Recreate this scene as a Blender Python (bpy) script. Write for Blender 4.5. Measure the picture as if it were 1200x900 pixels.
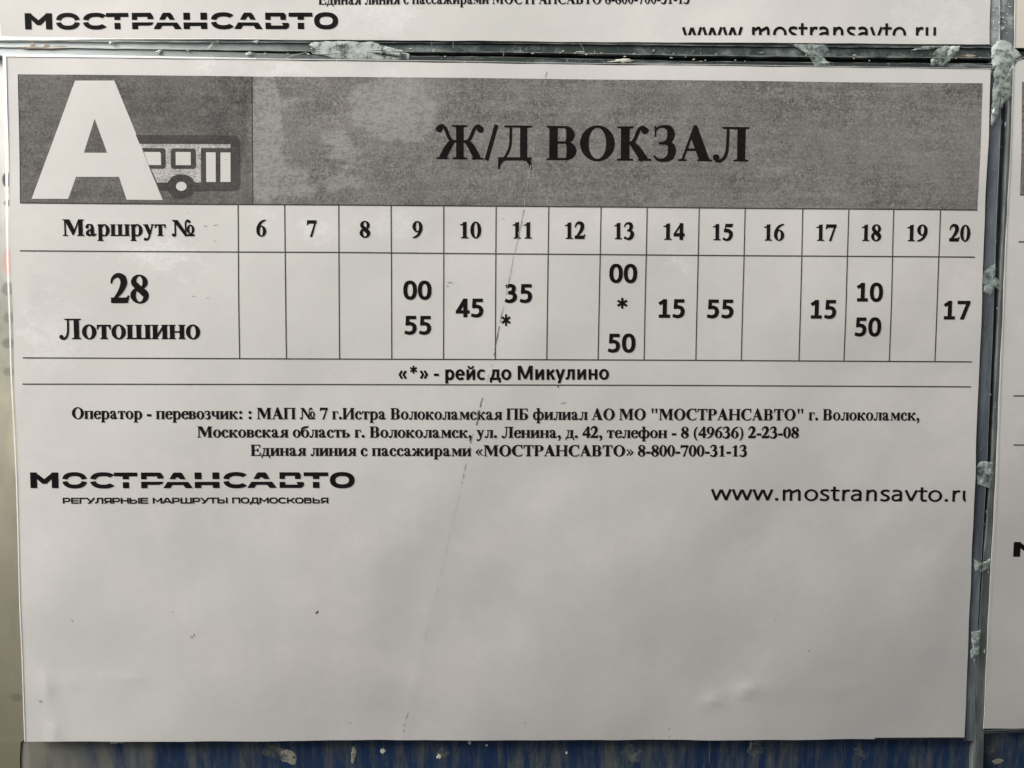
import bpy, math, random
from mathutils import Vector, Euler, noise
random.seed(7)
for o in list(bpy.data.objects): bpy.data.objects.remove(o)
scene = bpy.context.scene
C = scene.collection
# ------------------------------------------------------------------ camera, sky, sun, exposure
CAM_LOC = Vector((-0.0009, -0.2271, 0.0200))
CAM_ROT = Euler((1.5172, -0.0065, -0.0177), 'XYZ')
cam = bpy.data.cameras.new('camera'); cam.sensor_width = 36; cam.lens = 26.0
cam.clip_start = .005; cam.clip_end = 500
camo = bpy.data.objects.new('camera', cam); camo.location = CAM_LOC; camo.rotation_euler = CAM_ROT
C.objects.link(camo); scene.camera = camo
SUN_EL, SUN_AZ = 36, -73          # degrees; azimuth from straight out of the wall, minus = from the left
world = bpy.data.worlds.new('World'); scene.world = world; world.use_nodes = True
wn = world.node_tree; bg = wn.nodes['Background']
sky = wn.nodes.new('ShaderNodeTexSky'); sky.sky_type = 'NISHITA'; sky.sun_disc = False
sky.sun_elevation = math.radians(SUN_EL); sky.sun_rotation = math.radians(180-SUN_AZ)
sky.dust_density = 4; sky.air_density = 1.0; sky.ozone_density = 1
hs = wn.nodes.new('ShaderNodeHueSaturation'); hs.inputs['Saturation'].default_value = .12   # cloud-veiled sky
wn.links.new(sky.outputs[0], hs.inputs['Color']); wn.links.new(hs.outputs[0], bg.inputs[0])
bg.inputs[1].default_value = 0.085
sun = bpy.data.lights.new('sun', 'SUN'); sun.energy = 4.6; sun.angle = math.radians(30); sun.color = (1, .955, .91)
suno = bpy.data.objects.new('sun', sun)
d = Vector((math.sin(math.radians(SUN_AZ))*math.cos(math.radians(SUN_EL)), -math.cos(math.radians(SUN_AZ))*math.cos(math.radians(SUN_EL)), math.sin(math.radians(SUN_EL))))
suno.rotation_euler = d.to_track_quat('Z', 'Y').to_euler(); suno.location = d*3; C.objects.link(suno)
scene.view_settings.view_transform = 'Standard'; scene.view_settings.look = 'None'
scene.view_settings.exposure = 0.64; scene.view_settings.gamma = 1

# ------------------------------------------------------------------ measuring: photo pixel -> point on a plane parallel to the board
MROT = CAM_ROT.to_matrix(); FPX = 1200*26/36
def at(px, py, Y=0.0):
    v = MROT @ Vector(((px-600)/FPX, -(py-450)/FPX, -1)); k = (Y-CAM_LOC.y)/v.y
    return Vector((CAM_LOC.x+v.x*k, CAM_LOC.z+v.z*k))
def seg_d(x, z, a, b):
    dx, dz = b.x-a.x, b.y-a.y; L = dx*dx+dz*dz; t = ((x-a.x)*dx+(z-a.y)*dz)/L
    o = max(0, -t, t-1); t = min(1, max(0, t))
    return math.hypot(x-a.x-dx*t, z-a.y-dz*t), t
BUCKLES = [(at(*p), at(*q), h, w) for p, q, h, w in (((62, 800), (165, 794), .00007, .0022), ((826, 824), (880, 807), .00016, .0024), ((880, 807), (1000, 806), .00007, .003),
    ((52, 790), (64, 868), .00014, .0022), ((640, 60), (470, 880), .00003, .0024), ((940, 620), (1010, 560), .00007, .006), ((150, 640), (210, 610), .00007, .005), ((36, 330), (20, 480), .00008, .004),
    ((700, 640), (760, 760), .00006, .007), ((1100, 640), (1080, 780), .00007, .006), ((330, 80), (345, 300), .00005, .004))]
def wave(x, z):
    "waviness and buckles of the laminated sheets, metres towards the viewer"
    w = .00016*math.sin(x*38+z*22+1)+.00012*math.sin(x*71-z*55+2.2)+.00008*math.sin(z*120+x*30)+.00013*noise.noise(Vector((x*55, z*55, 4)))
    for a, b, h, r in BUCKLES:
        if abs(x-(a.x+b.x)/2) < abs(a.x-b.x)/2+3*r and abs(z-(a.y+b.y)/2) < abs(a.y-b.y)/2+3*r:
            d, t = seg_d(x, z, a, b); w += h*math.exp(-(d/r)**2)*(.6+.4*math.sin(t*9))
    return w
BX, BZ = .0021, .0046  # depths of the added curve; light falloff is put into the shape
def shade_bow(x, z):
    "curve added to grade the light: the board stands out in the middle and falls back towards its edges"
    return -.0026*math.exp(-(x+.15)/.06)-BX*((x+.03)/.15)**2*(1-2.5*z)-BZ*((z-.015)/.11)**2
def normal_at(x, z):
    e = 1e-4
    f = lambda a, b: -wave(a, b)-shade_bow(a, b)
    return Vector((f(x+e, z)-f(x-e, z), -2*e, f(x, z+e)-f(x, z-e))).normalized()
def bend(o):
    for v in o.data.vertices:
        k = -shade_bow(v.co.x, v.co.z)/(v.co.y-CAM_LOC.y)
        v.co = v.co+(v.co-CAM_LOC)*k

def bent(c):
    k = 1-shade_bow(c.x, c.y)/(-CAM_LOC.y)
    return Vector((CAM_LOC.x+(c.x-CAM_LOC.x)*k, CAM_LOC.z+(c.y-CAM_LOC.z)*k))
# ------------------------------------------------------------------ lettering
# Every letter is a list of polygons in 1/1000 em, built from stems, serifs, bowls and strokes.
cos, sin, pi, rad = math.cos, math.sin, math.pi, math.radians

def RC(x0, y0, x1, y1): return [[(x0, y0), (x1, y0), (x1, y1), (x0, y1)]]
def PG(*p): return [list(p)]
def SF(x0, x1, y, up=1, l=55, r=55, h=20, b=26):
    q = [(x0-l, y), (x1+r, y), (x1+r, y+up*h*.8)]
    q += [(x1+r*.38, y+up*(h+3)), (x1+r*.1, y+up*(h+b*.4)), (x1, y+up*(h+b))] if r > 0 else [(x1, y+up*(h+b))]
    q += [(x0, y+up*(h+b))]
    if l > 0: q += [(x0-l*.1, y+up*(h+b*.4)), (x0-l*.38, y+up*(h+3)), (x0-l, y+up*h*.8)]
    return [q if up > 0 else q[::-1]]
def ST(x0, x1, y0=0, y1=662, bl=55, br=55, tl=55, tr=55):
    o = RC(x0, y0, x1, y1)
    if bl is not None: o += SF(x0, x1, y0, 1, bl, br)
    if tl is not None: o += SF(x0, x1, y1, -1, tl, tr)
    return o
def BW(cx, cy, rx, ry, ix, iy, a0=0, a1=360, icx=0, n=None, p=1.0):
    n = n or max(6, int(abs(a1-a0)/9)); o = []; pr = None
    def e(a, X, Y, c):
        s, t = cos(a), sin(a)
        if p != 1: s = math.copysign(abs(s)**p, s); t = math.copysign(abs(t)**p, t)
        return (cx+c+X*s, cy+Y*t)
    for i in range(n+1):
        a = rad(a0+(a1-a0)*i/n); q = (e(a, rx, ry, 0), e(a, ix, iy, icx))
        if pr: o.append([pr[0], q[0], q[1], pr[1]])
        pr = q
    return o
def DT(cx, cy, r, ry=None):
    ry = ry or r
    return [[(cx+r*cos(i*pi/8), cy+ry*sin(i*pi/8)) for i in range(16)]]
def SK(pts, w, n=7, cap=False):
    ws = w if isinstance(w, (list, tuple)) else [w]*len(pts)
    P = [pts[0]]+list(pts)+[pts[-1]]; W = [ws[0]]+list(ws)+[ws[-1]]; c = []
    for i in range(1, len(P)-2):
        for k in range(n if len(pts) > 2 else 1):
            t = k/n if len(pts) > 2 else 0
            def cr(a, b, d, e): return .5*(2*b+(d-a)*t+(2*a-5*b+4*d-e)*t*t+(3*b-a-3*d+e)*t**3)
            c.append((cr(P[i-1][0], P[i][0], P[i+1][0], P[i+2][0]), cr(P[i-1][1], P[i][1], P[i+1][1], P[i+2][1]), W[i]+(W[i+1]-W[i])*t))
    c.append((pts[-1][0], pts[-1][1], ws[-1])); o = []; pr = None
    for i, (x, y, ww) in enumerate(c):
        a = c[max(0, i-1)]; b = c[min(len(c)-1, i+1)]
        dx, dy = b[0]-a[0], b[1]-a[1]; L = math.hypot(dx, dy) or 1
        nx, ny = -dy/L*ww/2, dx/L*ww/2; q = ((x+nx, y+ny), (x-nx, y-ny))
        if pr: o.append([pr[0], pr[1], q[1], q[0]])
        pr = q
    if cap: o += DT(c[0][0], c[0][1], c[0][2]/2)+DT(c[-1][0], c[-1][1], c[-1][2]/2)
    return o
def DB(x0, cx, y0, y1, rx, th, tn=28):
    cy, ry = (y0+y1)/2, (y1-y0)/2
    return BW(cx, cy, rx, ry, rx-th, ry-tn, -90, 90)+RC(x0, y0, cx, y0+tn)+RC(x0, y1-tn, cx, y1)
def sh(g, dx=0, dy=0, sx=1, sy=1):
    f = [[(x*sx+dx, y*sy+dy) for x, y in p] for p in g]
    return [p[::-1] for p in f] if sx*sy < 0 else f

SB = {}                                                   # bold serif face
def cap_A():
    return PG((352, 690), (384, 690), (655, 15), (452, 15), (266, 476)) + SK([(347, 690), (98, 15)], 34) + \
        RC(170, 200, 470, 232) + SF(98, 98, 0, 1, 88, 78, 20, 18) + SF(462, 648, 0, 1, 50, 60)
SB['А'] = (722, cap_A())
SB['В'] = (667, ST(95, 240, br=0, tr=0)+DB(240, 395, 330, 662, 172, 145)+DB(240, 405, 0, 358, 196, 172, 30))
SB['Б'] = (640, ST(90, 235, br=0, tr=0)+DB(235, 385, 0, 378, 205, 170, 30)+RC(235, 632, 560, 662)+PG((470, 634), (560, 662), (566, 500), (546, 500), (530, 570), (500, 612)))
SB['Е'] = (667, ST(90, 235, br=0, tr=0)+RC(235, 632, 590, 662)+PG((470, 640), (592, 662), (596, 495), (574, 495), (552, 575), (520, 622))
    + RC(235, 0, 600, 30)+PG((480, 22), (600, 0), (640, 180), (616, 180), (580, 90), (540, 44))+RC(235, 324, 430, 352)+PG((400, 330), (462, 230), (478, 230), (478, 450), (462, 450), (400, 346)))
SB['Д'] = (721, SF(446, 573, 662, -1, 60, 95)+RC(130, 640, 573, 662)+RC(446, 20, 573, 655)+SK([(250, 655), (250, 480), (240, 280), (195, 140), (120, 20)], [36, 36, 36, 36, 30])
    + RC(80, -14, 640, 36)+PG((4, 36), (4, -190), (22, -190), (45, -100), (100, -30), (170, -12), (170, 36))
    + PG((664, 36), (664, -190), (648, -190), (622, -100), (570, -30), (500, -12), (500, 36)))
SB['Ж'] = (1000, ST(417, 550, 0, 662, 70, 70, 75, 75)
    + sum([sh(DT(78, 588, 62, 60)+SK([(60, 628), (110, 660), (165, 638), (215, 560), (262, 440), (320, 360), (420, 345)], [20, 34, 44, 52, 50, 42, 30])
    + SK([(345, 352), (250, 230), (140, 18)], [80, 118, 128])+SF(82, 205, 0, 1, 60, 40, 20, 8), dx, 0, s) for dx, s in ((0, 1), (967, -1))], []))
KR = DT(532, 588, 62, 60)+SK([(550, 628), (500, 660), (446, 638), (400, 560), (352, 430), (300, 362), (225, 345)], [20, 34, 44, 52, 50, 42, 30]) + \
    SK([(285, 352), (380, 230), (520, 18)], [84, 124, 140])+SF(455, 588, 0, 1, 40, 60, 20, 8)
SB['К'] = (735, ST(95, 240, 0, 662, 70, 70, 70, 70)+KR)
def cap_Z(W=1.0, cut=True):
    g = SK([(38, 592), (110, 655), (220, 670), (330, 630), (372, 520), (330, 400), (225, 345), (120, 340)], [14, 26, 40, 110, 148, 120, 40, 26]) + \
        SK([(160, 352), (280, 340), (370, 290), (395, 185), (350, 70), (220, 8), (90, 20), (14, 92)], [20, 50, 130, 160, 130, 54, 40, 22])
    return g+(RC(28, 470, 46, 672)+PG((46, 600), (46, 560), (90, 640)) if cut else [])
SB['З'] = (535, sh(cap_Z(), 10))
SB['И'] = (778, ST(75, 220)+ST(550, 695)+SK([(200, 70), (570, 590)], 42))
SB['Л'] = (745, ST(500, 648, 0, 662, 75, 65, 0, 75)+RC(215, 634, 640, 662)+PG((165, 662), (230, 662), (320, 634), (250, 634), (225, 640))
    + SK([(300, 650), (297, 400), (285, 200), (240, 70), (170, 8), (100, -4), (50, 40)], [40, 42, 46, 48, 46, 40, 60])+DT(70, 66, 58))
SB['М'] = (944, SK([(112, 650), (112, 10)], 40)+SF(95, 130, 0, 1, 75, 85)+SF(95, 120, 662, -1, 75, 0)+PG((95, 662), (290, 662), (508, 210), (430, 20))
    + SK([(700, 662), (448, 60)], 36)+ST(680, 830, 0, 662, 55, 70, 0, 70))
SB['Н'] = (778, ST(75, 220)+ST(550, 695)+RC(220, 318, 550, 350))
SB['О'] = (778, BW(389, 331, 352, 350, 190, 318))
SB['П'] = (778, ST(75, 220, 0, 662, 55, 55, 55, 0)+ST(550, 695, 0, 662, 55, 55, 0, 55)+RC(220, 630, 550, 662))
SB['Р'] = (611, ST(80, 225, br=55, tr=0)+DB(225, 370, 300, 662, 205, 165))
SB['С'] = (722, BW(390, 331, 350, 350, 190, 316, 62, 296, 15)+SK([(560, 640), (500, 660), (440, 672)], [30, 30, 16])+PG((540, 656), (604, 662), (640, 690), (655, 690), (655, 450), (632, 450), (600, 560))
    + SK([(545, 14), (610, 50), (668, 120)], [34, 34, 24])+SK([(470, -2), (545, 14)], [34, 34]))
SB['Т'] = (667, ST(258, 408, 0, 662, 80, 80, 0, 0)+RC(40, 630, 626, 662)+PG((38, 662), (130, 662), (180, 632), (105, 600), (68, 540), (54, 470), (32, 470))
    + PG((628, 662), (536, 662), (486, 632), (561, 600), (598, 540), (612, 470), (634, 470)))
SB['№'] = (1010, SK([(150, 600), (150, 60)], 36)+SK([(150, 90), (120, 10), (60, 20)], [36, 40, 60])+DT(62, 50, 48)+SF(80, 150, 662, -1, 40, 0)+PG((70, 662), (250, 662), (600, 120), (600, -14), (570, -14), (90, 640))
    + SK([(590, 40), (586, 480), (610, 600), (680, 660), (740, 620)], [30, 34, 40, 46, 50])+DT(735, 606, 50)+BW(790, 270, 145, 190, 70, 165)+RC(645, 0, 935, 60))
# lower case
XH = 461
def st(x0, x1, l=38, r=38, tl=38, tr=38, y1=XH): return RC(x0, 0, x1, y1)+SF(x0, x1, 0, 1, l, r, 20, 16)+SF(x0, x1, y1, -1, tl, tr, 20, 16)
SB['а'] = (500, SK([(306, 300), (306, 80), (345, 30), (410, 40), (470, 75)], [118, 118, 84, 44, 14])+SK([(60, 375), (110, 440), (200, 456), (285, 420), (306, 300)], [30, 50, 34, 80, 118])+DT(92, 360, 58)
    + SK([(330, 285), (200, 235), (110, 165), (100, 80), (170, 22), (240, 40), (310, 100)], [22, 34, 74, 106, 70, 36, 22]))
SB['б'] = (515, BW(258, 230, 232, 242, 112, 214)+SK([(40, 240), (50, 420), (120, 560), (260, 610), (400, 640), (440, 700)], [30, 70, 100, 100, 76, 20]))
SB['в'] = (492, st(60, 190, 38, 0, 38, 0)+DB(190, 290, 228, XH, 142, 120, 24)+DB(190, 300, 0, 252, 158, 134, 24))
SB['г'] = (410, st(70, 200, 38, 55, 38, 0)+RC(200, 435, 380, XH)+PG((290, 440), (380, XH), (386, 320), (368, 320), (350, 385), (322, 424)))
SB['д'] = (540, RC(320, 10, 445, XH)+RC(90, 437, 490, XH)+SK([(180, 440), (172, 260), (110, 24)], [34, 36, 34])+RC(40, -4, 500, 30)+PG((20, 30), (20, -140), (38, -140), (60, -70), (110, -10), (140, 30))+PG((512, 30), (512, -140), (494, -140), (472, -70), (420, -10), (390, 30)))
SB['е'] = (444, BW(232, 228, 205, 245, 90, 216, 20, 328, 10)+RC(110, 245, 425, 275)+SK([(405, 250), (405, 330), (380, 400), (330, 448)], [50, 70, 76, 60])+SK([(330, 40), (380, 60), (425, 120)], [50, 46, 22]))
SB['ж'] = (765, RC(320, 0, 445, XH)+SF(320, 445, 0, 1, 38, 38)+SF(320, 445, XH, -1, 38, 38)
    + sum([sh(DT(78, 400, 52)+SK([(60, 430), (110, 458), (160, 430), (195, 350), (245, 255), (330, 240)], [16, 30, 40, 46, 40, 28])+SK([(275, 245), (190, 150), (110, 16)], [70, 96, 108])+SF(60, 160, 0, 1, 45, 35, 20, 6), dx, 0, s) for dx, s in ((0, 1), (765, -1))], []))
SB['з'] = (409, RC(38, 330, 54, 470)+SK([(44, 400), (100, 450), (180, 462), (260, 430), (285, 360), (250, 280), (150, 244)], [14, 24, 34, 90, 118, 90, 26])+SK([(140, 250), (240, 240), (300, 190), (310, 120), (260, 35), (150, 2), (40, 60)], [20, 40, 100, 128, 100, 40, 26]))
SB['и'] = (576, st(60, 190)+st(386, 516)+SK([(180, 70), (396, 395)], 44))
SB['й'] = SB['и']
SB['к'] = (564, st(60, 190)+DT(468, 400, 54)+SK([(486, 430), (440, 458), (390, 430), (340, 340), (290, 262), (180, 245)], [16, 30, 42, 46, 40, 28])+SK([(240, 250), (330, 160), (440, 16)], [66, 100, 120])+SF(380, 505, 0, 1, 35, 50, 20, 6))
SB['л'] = (550, RC(370, 0, 498, XH)+SF(370, 498, 0, 1, 38, 38)+SF(370, 498, XH, -1, 0, 38)+RC(170, 436, 400, XH)+PG((120, XH), (200, XH), (240, 436), (170, 440))+SK([(225, 450), (222, 260), (200, 100), (140, 10), (70, 10)], [34, 36, 44, 44, 50])+DT(70, 48, 48))
SB['м'] = (690, ST(120, 150, 0, XH, 90, 50, 60, 0)+PG((110, XH), (240, XH), (390, 160), (332, 10))+SK([(545, XH), (342, 50)], 30)+RC(500, 0, 630, XH)+SF(500, 630, 0, 1, 38, 38)+SF(500, 630, XH, -1, 0, 38))
SB['н'] = (576, st(60, 190)+st(386, 516)+RC(190, 220, 386, 248))
SB['о'] = (500, BW(250, 230, 226, 243, 106, 216))
SB['п'] = (576, st(60, 190, tr=0)+st(386, 516, tl=0)+RC(190, 436, 386, XH))
SB['р'] = (556, RC(75, -185, 205, XH)+SF(75, 205, -205, 1, 50, 50)+PG((20, XH-20), (205, XH+10), (205, 430), (20, 436))+BW(310, 228, 212, 245, 85, 214, -125, 140)+SK([(200, 380), (260, 440), (310, 462)], [24, 34, 30]))
SB['с'] = (444, BW(245, 228, 218, 245, 98, 216, 60, 320, 12)+DT(350, 350, 56)+SK([(370, 380), (330, 440), (250, 460)], [40, 42, 28])+SK([(330, 30), (380, 60), (420, 115)], [50, 42, 22]))
SB['т'] = (480, RC(176, 0, 306, XH)+SF(176, 306, 0, 1, 50, 50)+RC(40, 434, 442, XH)+PG((22, XH), (110, XH), (140, 436), (80, 412), (52, 370), (40, 320), (20, 320))+PG((460, XH), (372, XH), (342, 436), (402, 412), (430, 370), (442, 320), (462, 320)))
SB['у'] = (500, PG((50, XH), (195, XH), (330, 140), (262, -20))+SF(70, 178, XH, -1, 50, 40, 20, 4)+SK([(410, XH), (290, 60), (240, -80), (170, -160), (110, -160)], [34, 44, 50, 50, 50])+DT(92, -146, 54)+SF(405, 410, XH, -1, 50, 62, 20, 4))
SB['ф'] = (735, RC(305, -185, 430, 690)+SF(305, 430, -205, 1, 45, 45)+PG((250, 672), (430, 690), (430, 660), (250, 648))+BW(220, 228, 190, 245, 70, 214, 40, 320)+BW(515, 228, 190, 245, 70, 214, 220, 500))
SB['ч'] = (536, st(346, 476)+RC(55, 260, 185, XH)+SF(55, 185, XH, -1, 38, 38)+SK([(120, 290), (150, 205), (250, 180), (350, 215)], [130, 96, 44, 36]))
SB['ш'] = (845, st(60, 190)+st(357, 487)+st(655, 785)+RC(60, 0, 700, 26))
SB['ь'] = (519, st(60, 190, 38, 0)+DB(190, 310, 0, 270, 170, 140, 26))
SB['я'] = (549, sh(st(60, 190, 38, 38, 38, 0)+DB(190, 290, 210, XH, 145, 122, 24)+SK([(270, 225), (350, 120), (440, 14)], [90, 108, 118])+SF(395, 500, 0, 1, 30, 40, 20, 4), 549, 0, -1))
# digits
SB['0'] = (500, BW(250, 338, 226, 350, 96, 326))
SB['1'] = (500, RC(190, 0, 325, 660)+SF(190, 325, 0, 1, 85, 85)+PG((65, 560), (190, 600), (325, 688), (325, 620), (190, 560), (75, 545)))
SB['2'] = (500, SK([(30, 480), (70, 600), (190, 676), (320, 620), (350, 480), (270, 300), (150, 150), (40, 30)], [20, 50, 90, 150, 150, 110, 60, 40])+RC(18, 0, 430, 118)+PG((360, 60), (430, 0), (478, 170), (452, 170), (420, 124), (360, 116)))
SB['3'] = (500, SK([(30, 520), (80, 620), (190, 674), (310, 630), (340, 520), (290, 400), (170, 348)], [20, 40, 60, 130, 140, 110, 30])+SK([(160, 360), (290, 340), (380, 270), (385, 170), (310, 40), (180, 4), (60, 50)], [20, 60, 130, 150, 120, 60, 30])+DT(70, 48, 46))
SB['4'] = (500, RC(285, 0, 412, 688)+RC(20, 150, 475, 258)+SK([(330, 660), (40, 230)], 46))
SB['5'] = (500, PG((140, 676), (430, 676), (470, 688), (430, 560), (140, 560))+SK([(170, 670), (85, 350)], 26)+SK([(85, 400), (240, 400), (370, 320), (385, 190), (310, 50), (170, 2), (50, 40)], [120, 130, 150, 136, 110, 60, 30])+DT(70, 48, 46))
SB['6'] = (500, SK([(470, 684), (330, 640), (200, 540), (110, 370), (100, 250)], [16, 60, 90, 120, 130])+BW(256, 215, 222, 228, 92, 204))
SB['7'] = (500, RC(25, 560, 475, 676)+PG((25, 676), (60, 676), (80, 560), (20, 490), (4, 490))+PG((475, 676), (475, 660), (250, -10), (165, -10), (400, 600)))
SB['8'] = (500, BW(255, 512, 205, 176, 92, 152)+BW(250, 180, 228, 194, 108, 166)+SK([(100, 500), (250, 340), (400, 190)], [120, 150, 120]))
SB['9'] = (500, sh(SB['6'][1], 500, 676, -1, -1))
SB['.'] = (250, DT(125, 68, 80)); SB[','] = (250, DT(122, 70, 80)+SK([(170, 60), (165, -60), (70, -165)], [70, 60, 16]))
SB[':'] = (333, DT(166, 68, 80)+DT(166, 392, 80)); SB['-'] = (333, RC(40, 165, 295, 275)); SB[' '] = (250, [])
SB['/'] = (278, SK([(25, -14), (262, 676)], 78))
SB['('] = (333, BW(330, 260, 270, 430, 180, 410, 105, 255)); SB[')'] = (333, BW(3, 260, 270, 430, 180, 410, -75, 75))
SB['"'] = (555, PG((100, 676), (220, 676), (180, 410), (140, 410))+PG((335, 676), (455, 676), (415, 410), (375, 410)))
SB['«'] = (500, sum([SK([(x+180, 415), (x, 225)], [36, 66])+SK([(x, 235), (x+180, 45)], [66, 36]) for x in (45, 235)], [])); SB['»'] = (500, sh(SB['«'][1], 500, 0, -1))

# rounded bold sans used for the departure minutes
SA = {}
def SKc(p, w=118): return SK(p, w, 7, False)
SA['0'] = (507, BW(253, 316, 228, 328, 106, 228, p=.86))
SA['1'] = (507, RC(205, 0, 330, 634)+RC(75, 0, 445, 98)+SK([(265, 590), (80, 480)], 96))
SA['2'] = (507, SK([(70, 560), (190, 590), (310, 540), (320, 420), (230, 260), (90, 60)], 116)+RC(40, 0, 440, 100))
SA['3'] = (507, SK([(75, 545), (190, 588), (310, 560), (335, 470), (285, 370), (150, 338)], [98, 100, 116, 122, 104, 92])+SK([(150, 338), (300, 318), (368, 240), (360, 130), (260, 52), (150, 40), (48, 80)], [92, 100, 122, 126, 112, 98, 100]))
SA['4'] = (507, RC(285, 0, 405, 634)+RC(25, 130, 480, 228)+SK([(330, 600), (75, 165)], 112))
SA['5'] = (507, RC(95, 534, 430, 634)+PG((95, 634), (200, 634), (190, 320), (80, 320))+SK([(85, 350), (220, 372), (340, 330), (385, 220), (340, 90), (210, 40), (50, 72)], [90, 100, 116, 124, 116, 100, 98]))
SA['7'] = (507, RC(40, 534, 470, 634)+PG((470, 634), (470, 560), (260, 0), (135, 0), (350, 550)))
SA['*'] = (498, sum([SK([(250-175*cos(a), 480-175*sin(a)), (250+175*cos(a), 480+175*sin(a))], 66) for a in (pi/2, pi/6, -pi/6)], [])+DT(250, 480, 50))
SA[' '] = (226, []); SA['-'] = (306, RC(40, 190, 266, 284))
SA['«'] = (500, sum([SK([(x+140, 420), (x+20, 235)], 84)+SK([(x+20, 255), (x+140, 70)], 84) for x in (40, 230)], [])); SA['»'] = (500, sh(SA['«'][1], 480, 0, -1))
SA['р'] = (537, RC(70, -160, 190, 470)+BW(285, 238, 215, 248, 100, 150, -150, 150))
SA['е'] = (503, BW(255, 238, 222, 248, 105, 160, 0, 318)+RC(120, 205, 468, 285)+SK([(340, 45), (420, 68)], 84))
SA['и'] = (561, RC(70, 0, 186, 476)+RC(375, 0, 491, 476)+SK([(150, 60), (410, 416)], 112))
SA['й'] = (561, SA['и'][1]+SK([(160, 640), (200, 560), (280, 540), (360, 560), (400, 640)], 70))
SA['с'] = (418, BW(250, 238, 222, 248, 104, 155, 62, 298)+SK([(330, 50), (395, 66)], 84)+SK([(330, 425), (395, 408)], 84))
SA['д'] = (560, RC(355, 20, 470, 476)+RC(150, 386, 470, 476)+SK([(200, 470), (195, 300), (120, 60)], [110, 112, 100])+RC(20, 0, 545, 90)+RC(20, -120, 115, 60)+RC(450, -120, 545, 60))
SA['о'] = (537, BW(268, 238, 240, 248, 118, 155))
SA['М'] = (874, RC(80, 0, 196, 644)+RC(678, 0, 794, 644)+PG((80, 644), (235, 644), (490, 40), (385, 40))+PG((794, 644), (639, 644), (384, 40), (489, 40)))
SA['к'] = (497, RC(70, 0, 190, 476)+SK([(180, 240), (420, 450)], 100)+PG((210, 290), (310, 310), (490, 0), (350, 0)))
SA['у'] = (474, PG((5, 476), (130, 476), (290, 60), (180, 0))+PG((470, 476), (350, 476), (205, 60), (120, -160), (240, -160)))
SA['л'] = (550, RC(360, 0, 478, 476)+RC(160, 386, 478, 476)+SK([(200, 470), (195, 260), (150, 80), (40, 45)], [110, 112, 104, 90]))
SA['н'] = (561, RC(70, 0, 186, 476)+RC(375, 0, 491, 476)+RC(180, 195, 380, 285))
# light sans of the web address
SR = {}
t = 78
SR['w'] = (715, sum([SK([a, b], t) for a, b in (((45, 466), (190, 20)), ((185, 20), (345, 450)), ((365, 450), (525, 20)), ((525, 20), (672, 466)))], []))
SR['.'] = (252, DT(126, 52, 56)); SR['m'] = (799, RC(85, 0, 85+t, 466)+sum([SK([(x+110-t/2-72, 330), (x+170, 420), (x+235, 440), (x+275, 380), (x+282, 280), (x+282, 0)], t) for x in (85, 370)], []))
SR['o'] = (527, BW(264, 233, 235, 245, 155, 177)); SR['s'] = (391, SK([(335, 420), (250, 445), (130, 430), (90, 350), (160, 270), (290, 200), (320, 110), (250, 35), (140, 30), (50, 62)], t))
SR['t'] = (335, RC(15, 400, 315, 466)+SK([(140, 590), (140, 150), (180, 40), (310, 36)], t)); SR['r'] = (349, RC(85, 0, 85+t, 466)+SK([(125, 290), (180, 395), (250, 440), (335, 428)], t))
SR['a'] = (479, SK([(75, 410), (180, 445), (300, 420), (350, 330), (350, 0)], t)+SK([(350, 270), (170, 255), (80, 180), (90, 70), (190, 26), (300, 70), (350, 130)], t*.9))
SR['n'] = (525, RC(85, 0, 85+t, 466)+SK([(125, 300), (200, 410), (300, 442), (380, 380), (400, 270), (400, 0)], t))
SR['v'] = (452, SK([(40, 466), (220, 20)], t)+SK([(232, 20), (412, 466)], t)); SR['u'] = (525, sh(SR['n'][1], 525, 466, -1, -1)); SR[' '] = (226, [])
# wide plain capitals of the line under the emblem, cap height 700
SW = {}
t = 128
def V(x, a=0, b=700): return RC(x, a, x+t, b)
def Hh(a, b, y): return RC(a, y, b, y+t-12)
SW['Р'] = (900, V(60)+Hh(60, 620, 584)+Hh(60, 620, 210)+BW(620, 455, 210, 245, 90, 130, -90, 90))
SW['Е'] = (900, V(60)+Hh(60, 830, 584)+Hh(60, 780, 292)+Hh(60, 830, 0)); SW['Г'] = (780, V(60)+Hh(60, 770, 584))
SW['У'] = (900, SK([(70, 690), (440, 250)], t)+SK([(850, 690), (400, 110), (180, 55)], t, 3)); SW['Л'] = (960, V(760)+Hh(260, 860, 584)+SK([(330, 640), (290, 200), (60, 60)], t, 4))
SW['Я'] = (900, sh(SW['Р'][1]+SK([(430, 250), (800, 30)], t), 900, 0, -1)); SW['Н'] = (940, V(60)+V(750)+Hh(60, 800, 292))
SW['Ь'] = (880, V(60)+Hh(60, 620, 0)+Hh(60, 620, 350)+BW(620, 233, 200, 233, 90, 117, -90, 90)); SW['Ы'] = (1180, SW['Ь'][1]+V(990))
SW['М'] = (1080, V(60)+V(890)+SK([(130, 640), (530, 230), (950, 640)], t, 1)); SW['А'] = (1000, SK([(60, 20), (440, 660)], t)+SK([(560, 660), (940, 20)], t)+Hh(400, 600, 584)+Hh(220, 780, 150))
SW['Ш'] = (1280, V(60)+V(575)+V(1090)+Hh(60, 1200, 0)); SW['Т'] = (860, V(366)+Hh(30, 830, 584)); SW['П'] = (940, V(60)+V(750)+Hh(60, 870, 584))
SW['О'] = (980, BW(490, 350, 440, 365, 310, 245, p=.8)); SW['С'] = (920, BW(490, 350, 440, 365, 310, 245, 40, 320, p=.8)); SW['К'] = (900, V(60)+SK([(180, 350), (400, 350), (820, 660)], t, 2)+SK([(400, 350), (830, 40)], t))
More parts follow.
